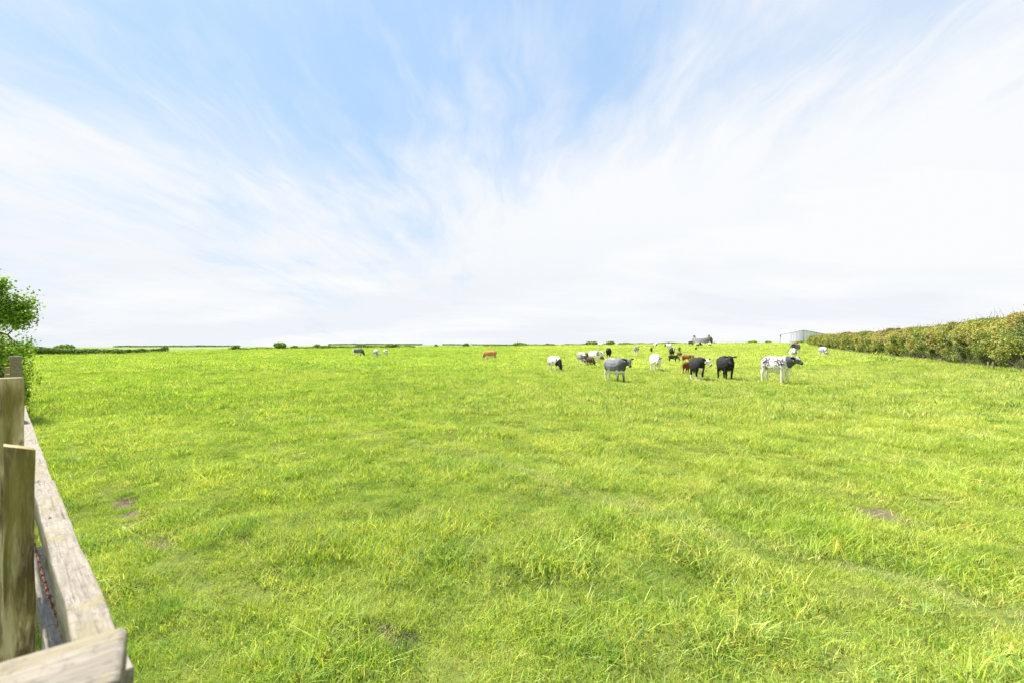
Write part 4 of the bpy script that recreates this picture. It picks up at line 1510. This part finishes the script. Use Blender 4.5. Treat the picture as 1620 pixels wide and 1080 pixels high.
def coat_white(patch=GRY, amt=.35, headc=None, neckc=None, earc=BLK, speck=.45, side=None, band=None, legc=None):
    def f(m):
        c = fillc(len(m['x']), WHT) * (1 + .04 * m['n'])[:, None]
        body = (~m['head']) & (m['z'] > .55)
        k_ = body & (m['n'] > amt)
        c[k_] = patch
        k_ = body & (m['s'] > speck) & (m['n'] > amt - .45)
        c[k_] = patch * 1.3 + np.array([.05, .0, .03])
        if band is not None:
            (x0, x1, z0, z1, bc_) = band
            k_ = (~m['head']) & (m['x'] > x0 + .12 * m['n']) & (m['x'] < x1 + .12 * m['n']) & (m['z'] > z0 + .1 * m['s']) & (m['z'] < z1 + .08 * m['n'])
            mix_ = np.clip(.8 + .5 * m['s'][k_], .3, 1)[:, None]
            c[k_] = WHT * (1 - mix_) + bc_ * mix_
        if neckc is not None:
            c[m['neck'] & (m['tn'] > .18 + .12 * m['n'])] = neckc
        if headc is not None:
            c[m['head']] = headc
        c[m['ear']] = earc
        if legc is not None:
            c[m['z'] < .45] = legc
        return c
    return f


def coat_cow1(m):
    c = fillc(len(m['x']), WHT)
    body = (~m['head']) & (m['z'] > .72)
    pur = np.array([.085, .06, .085])
    a_ = np.exp(-((m['x'] + .35) ** 2 / .07 + (m['z'] - 1.14) ** 2 / .035))
    b_ = np.exp(-((m['x'] - .42) ** 2 / .06 + (m['z'] - 1.08) ** 2 / .06))
    k_ = body & ((m['s'] + m['n'] * .3) > .23 - .70 * np.maximum(a_, b_))
    c[k_] = pur * (1 + .4 * m['n'][k_])[:, None]
    dk_ = np.array([.075, .075, .088])
    nk = m['neck'] & (m['tn'] > .10 + .1 * m['n']) & (m['z'] > .84 + .06 * m['n'])
    c[nk] = dk_
    c[m['head']] = np.array([.12, .12, .135])
    c[m['head'] & (m['hx'] > .22)] = np.array([.06, .06, .07])
    c[m['head'] & (m['hz'] > .07) & (np.abs(m['hy']) < .06) & (m['hx'] > 0) & (m['hx'] < .25)] = np.array([.45, .44, .42])
    c[m['ear']] = BLK
    return c


def coat_roan(m):
    """blue-grey roan, white belly, legs and tail end"""
    g_ = np.clip(.75 + .5 * m['s'], .3, 1)[:, None]
    c = GRY * 1.25 * g_ + LGR * 1.3 * (1 - g_)
    c[(m['z'] < .76 + .12 * m['n']) & (~m['head']) & (m['x'] < .75)] = WHT
    c[(m['x'] < -.70 + .05 * m['n'])] = WHT * .95
    c[(m['z'] > 1.36) & (m['x'] < .1)] = LGR * 1.7
    fl = (m['x'] > .25) & (m['z'] < .62)
    w_ = np.clip(1.45 - m['z'][fl] * 1.9 + .3 * m['s'][fl], 0, .97)[:, None]
    c[fl] = c[fl] * (1 - w_) + GRY * .5 * w_
    c[m['neck']] = GRY * .95
    c[m['head']] = GRY * .8
    c[m['head'] & (np.abs(m['hy']) < .06) & (m['hz'] > .0)] = LGR * 1.05
    c[m['ear']] = BLK
    return c


def coat_saddle(col_, lo=.5):
    def f(m):
        c = fillc(len(m['x']), WHT)
        k_ = (~m['head']) & (m['z'] > .72 + .1 * m['n']) & (m['z'] < 1.33 + .12 * m['s']) & (np.abs(m['x']) < .75)
        mix_ = np.clip(.85 + .4 * m['s'][k_], .3, 1)[:, None]
        c[k_] = WHT * (1 - mix_) + col_ * mix_
        c[m['neck'] & (m['n'] > -.1)] = col_ * .8
        c[m['head']] = WHT * .8
        c[m['head'] & (np.abs(m['hy']) > .05)] = col_
        c[m['ear']] = BLK
        return c
    return f


UP = (0, 28, 0, -22)
GRZ = (0, -52, 0, -68)
group = "cattle grazing and standing across the field"


def cow(px, ybot, ytop, heading, pose, coat, label, seed, calf=False, step=None, tags=False, vox=.024, fat=1.0, ref=1.42, name=None, udder=True, dist=None, sx=.93):
    """heading: 0 = facing right, -90 = facing the camera, 180 = facing left, 90 = facing away"""
    if dist is None:
        x, y = on_ground(px, ybot)
    else:
        y = dist
        x = (px - 810) / FPX * y
    zg = float(ground(x, y))
    s = (ybot - ytop) / FPX * y / ref
    lim = (.45, .8) if calf else (.84, 1.2)
    s0 = s
    s = min(max(s, lim[0]), lim[1])
    print("%-7s %5d d=%6.1f scale %.2f -> %.2f  ground py %.1f" % ('calf' if calf else 'cow', px, y, s0, s, 540 - (zg - CAMZ) / y * FPX))
    me_, tg, hdv, side, hup = cow_mesh(pose, coat, seed, vox, fat, calf, step, udder)
    nm = name or ("calf" if calf else "cow")
    me_.name = nm
    hd_ = rad(heading) - math.atan2(x, y)      # heading is given relative to the line of sight
    o = obj(nm, me_, None, (x, y, zg - .015), (0, 0, hd_), label=label, category=nm, group=group)
    o.scale = (s * sx, s, s)
    if tags:
        for p in tg:
            V, F = [], []
            p = p + hup * -.045 + hdv * .03
            loft(V, F, [p - hdv * .006, p + hdv * .006], [.03, .03], [.038, .038], up=hup, sides=10)
            tri_ = np.array([f for f in F if len(f) == 3])
            qd = np.array([f for f in F if len(f) == 4])
            obj("ear_tag", mesh_np("ear_tag", np.concatenate(V), [qd, tri_], [m_tag]), o)
    return o


# near group
cow(1228, 607, 564, -30, (8, 14, -6, -22), coat_cow1, "white cow with purple speckled flank and dark grey neck and head, standing side on", 1,
    tags=True, vox=.02, step=(.04, -.06, .05, -.04), ref=1.40, sx=.88)
cow(1103, 602.5, 564.5, -74, (26, 10, 34, -34), coat_solid(BLK * 1.3, face=WHT, chest=WHT, socks=.3), "black cow with white face, white brisket and white front socks", 2, tags=False, vox=.02,
    step=(.05, 0, 0, -.05), fat=1.12, ref=1.42, udder=False)
cow(1148, 601, 561.5, -68, (-16, 20, -20, -36), coat_solid(BLK * 1.25, belly=np.array([.45, .43, .36])), "all black cow standing alone, facing the camera with ears out", 3, tags=True, vox=.02,
    step=(-.04, .05, .03, -.06), fat=1.1, ref=1.44, udder=False)
cow(973, 605, 566, -50, (10, 16, -14, -40), coat_roan, "blue-grey roan cow with white belly and white hind legs, head turned to the camera", 4, tags=True, vox=.02,
    step=(.14, -.02, -.03, .02), fat=1.1, ref=1.38)
cow(1037, 587.5, 559, -74, (-14, -14, -18, -48), coat_white(GRY, .9, earc=BLK, speck=.9), "plain white cow with black ears walking straight towards the camera", 5, vox=.024,
    step=(.1, -.08, .06, -.06), fat=1.2, ref=1.42)
cow(877, 587.5, 562.5, -52, (-6, -50, -14, -66), coat_white(np.array([.12, .09, .12]), .55, headc=BLK * 1.5, neckc=BLK * 2, speck=.6), "white cow with black neck and head grazing, leftmost of the main herd", 6,
    step=(.12, -.05, 0, .05), ref=1.42)
cow(920, 579, 557, -68, (0, -50, 4, -70), coat_saddle(GRY * 1.1), "grey and white cow grazing head-on, left of the brown calf", 7, ref=1.42, fat=1.1)
cow(934, 580.5, 564.5, -60, (0, -42, 0, -60), coat_solid(BRN * 1.2), "dark brown calf grazing in front of the white speckled cow", 8, calf=True, ref=1.38)
cow(927.5, 573, 558, -80, (0, -40, 0, -60), coat_solid(BLK * 1.6), "black calf half hidden between the grey cow and the white speckled cow", 9, calf=True, ref=1.38)
cow(941, 575.5, 554.5, -42, (6, 8, -10, -30), coat_white(BLK * 3, .62, headc=WHT * .8, speck=.62, band=(.45, .75, .95, 1.5, BLK * 3)), "white cow with fine black speckles looking over its shoulder, behind the brown calf", 10, ref=1.42)
cow(951, 572, 562.5, -60, (0, -35, 0, -55), coat_solid(BRN * 1.1), "small dark calf at the front legs of the white speckled cow", 11, calf=True, ref=1.38)
cow(963, 566.5, 549.5, 84, GRZ, coat_solid(BLK * 1.4), "black cow seen from behind, grazing above the blue-grey roan", 12, ref=1.42, fat=1.1)
cow(950, 549.8, 542, -30, UP, coat_white(GRY, .3), "tiny white and grey cow on the skyline between two dark bushes", 13, vox=.035, ref=1.45)
cow(1006.5, 563, 547, -84, (0, 14, 4, -42), coat_saddle(GRY), "white and grey cow facing the camera with dark ears stuck out", 14, ref=1.42)
cow(1030.5, 557.5, 549, 88, GRZ, coat_solid(BRN * 1.8), "small reddish-brown calf above the plain white cow", 15, calf=True, vox=.035, ref=1.38)
cow(1037, 549.5, 542, 120, GRZ, coat_white(BLK, .1, headc=BLK), "tiny black and white cow on the skyline above the small brown calf", 16, vox=.035, ref=1.42)
cow(1058.5, 553.5, 543.2, 138, (0, -10, 0, -40), coat_white(GRY * .5, .35, headc=BLK, neckc=BLK), "white cow with dark head standing behind the cluster of dark cattle", 17, vox=.03, ref=1.42)
cow(1063, 565, 549.5, -80, (4, 8, 0, -44), coat_solid(BLK * 1.5, blaze=True), "black cow with a thin white blaze at the top of the dark cluster", 18, ref=1.42, fat=1.1)
cow(1064.5, 573.5, 561.5, 8, (0, -40, 0, -62), coat_solid(np.array([.035, .028, .032])), "low blackish calf grazing side on at the front of the dark cluster", 19, calf=True, ref=1.38)
cow(1074.5, 566.5, 556.5, -62, (0, 0, 0, -40), coat_solid(BRN * 1.3), "dark chocolate calf between the black cow and the red calf", 20, calf=True, ref=1.45)
cow(1074.8, 557.5, 548.5, 90, GRZ, coat_solid(np.array([.16, .11, .06])), "dull brown calf seen from behind, above the dark chocolate calf", 21, calf=True, vox=.035, ref=1.38)
cow(1086.5, 575, 561.2, -30, (0, 4, 0, -30), coat_solid(RED), "red-brown calf standing side on behind the white-faced black cow", 22, calf=True, ref=1.38)
cow(1088, 592, 571, 62, (0, 0, 0, -30), coat_solid(RED * .85), "red-brown calf showing its hindquarters beside the white-faced black cow", 23, calf=True, ref=1.42)
cow(1092.5, 547.2, 539.5, -50, GRZ, coat_solid(BLK * 2), "black cow side on against the sky, just left of the cottage", 24, vox=.035, ref=1.42)
cow(1101, 554.5, 548.8, -80, UP, coat_solid(BLK * 1.6), "nearest little black calf below the cottage", 25, calf=True, vox=.035, ref=1.5)
cow(1103.7, 549.5, 544, -60, UP, coat_solid(BLK * 1.6), "tiny black calf just below the cottage wall", 26, calf=True, vox=.035, ref=1.5)
cow(1108.8, 548.5, 540.8, -75, (0, 0, 0, -40), coat_solid(BLK * 1.6, face=WHT, rumpw=True), "tiny black cow with a white face in front of the cottage", 27, vox=.035, ref=1.42)
cow(1122.5, 548.8, 541, -75, (0, -30, 0, -60), coat_white(BLK, .1, headc=BLK), "tiny white and dark cow at the right end of the cottage", 28, vox=.035, ref=1.42)
# behind the speckled cow, right
cow(1255, 568.5, 550.5, -84, (0, 4, -4, -48), coat_white(GRY, .5, headc=None, band=(.6, .95, .7, 1.05, GRY)), "white speckled cow facing the camera above the large speckled cow's back", 29, ref=1.42, fat=1.28)
cow(1259, 561, 543.5, -112, (-8, 16, -6, -36), coat_roan, "grey cow standing behind the white speckled cow, with white rump", 30, ref=1.40, vox=.03)
cow(1259, 549.5, 540.5, -65, UP, coat_solid(RED * 1.2), "reddish-brown cow on the skyline in front of the pale barn", 31, ref=1.45, vox=.035)
cow(1302, 564, 548.2, -62, (0, -52, 14, -66), coat_saddle(np.array([.19, .18, .26])), "white and bluish-grey cow grazing alone near the right hedge", 32, ref=1.42, vox=.03)
# left group
cow(566, 565, 552.5, -6, GRZ, coat_roan, "dark grey cow with white legs grazing side on, leftmost cow in the field", 33, ref=1.30, vox=.03)
cow(595, 566, 552, -70, GRZ, coat_saddle(np.array([.30, .28, .34])), "mostly white cow grazing, middle one of the three far left cattle", 34, ref=1.42, vox=.03)
cow(610, 564.5, 552, 76, GRZ, coat_white(np.array([.16, .07, .06]), .15), "white and brown cow seen from behind, right one of the three far left cattle", 35, ref=1.42, vox=.03)
cow(776, 571.5, 556.2, 160, (0, -50, 0, -66), coat_solid(ORG, socks=.55, belly=WHT, face=ORG * .9), "orange-brown cow with white belly and legs grazing alone near the centre", 36, ref=1.22, vox=.03)

print("objects", len(bpy.data.objects))
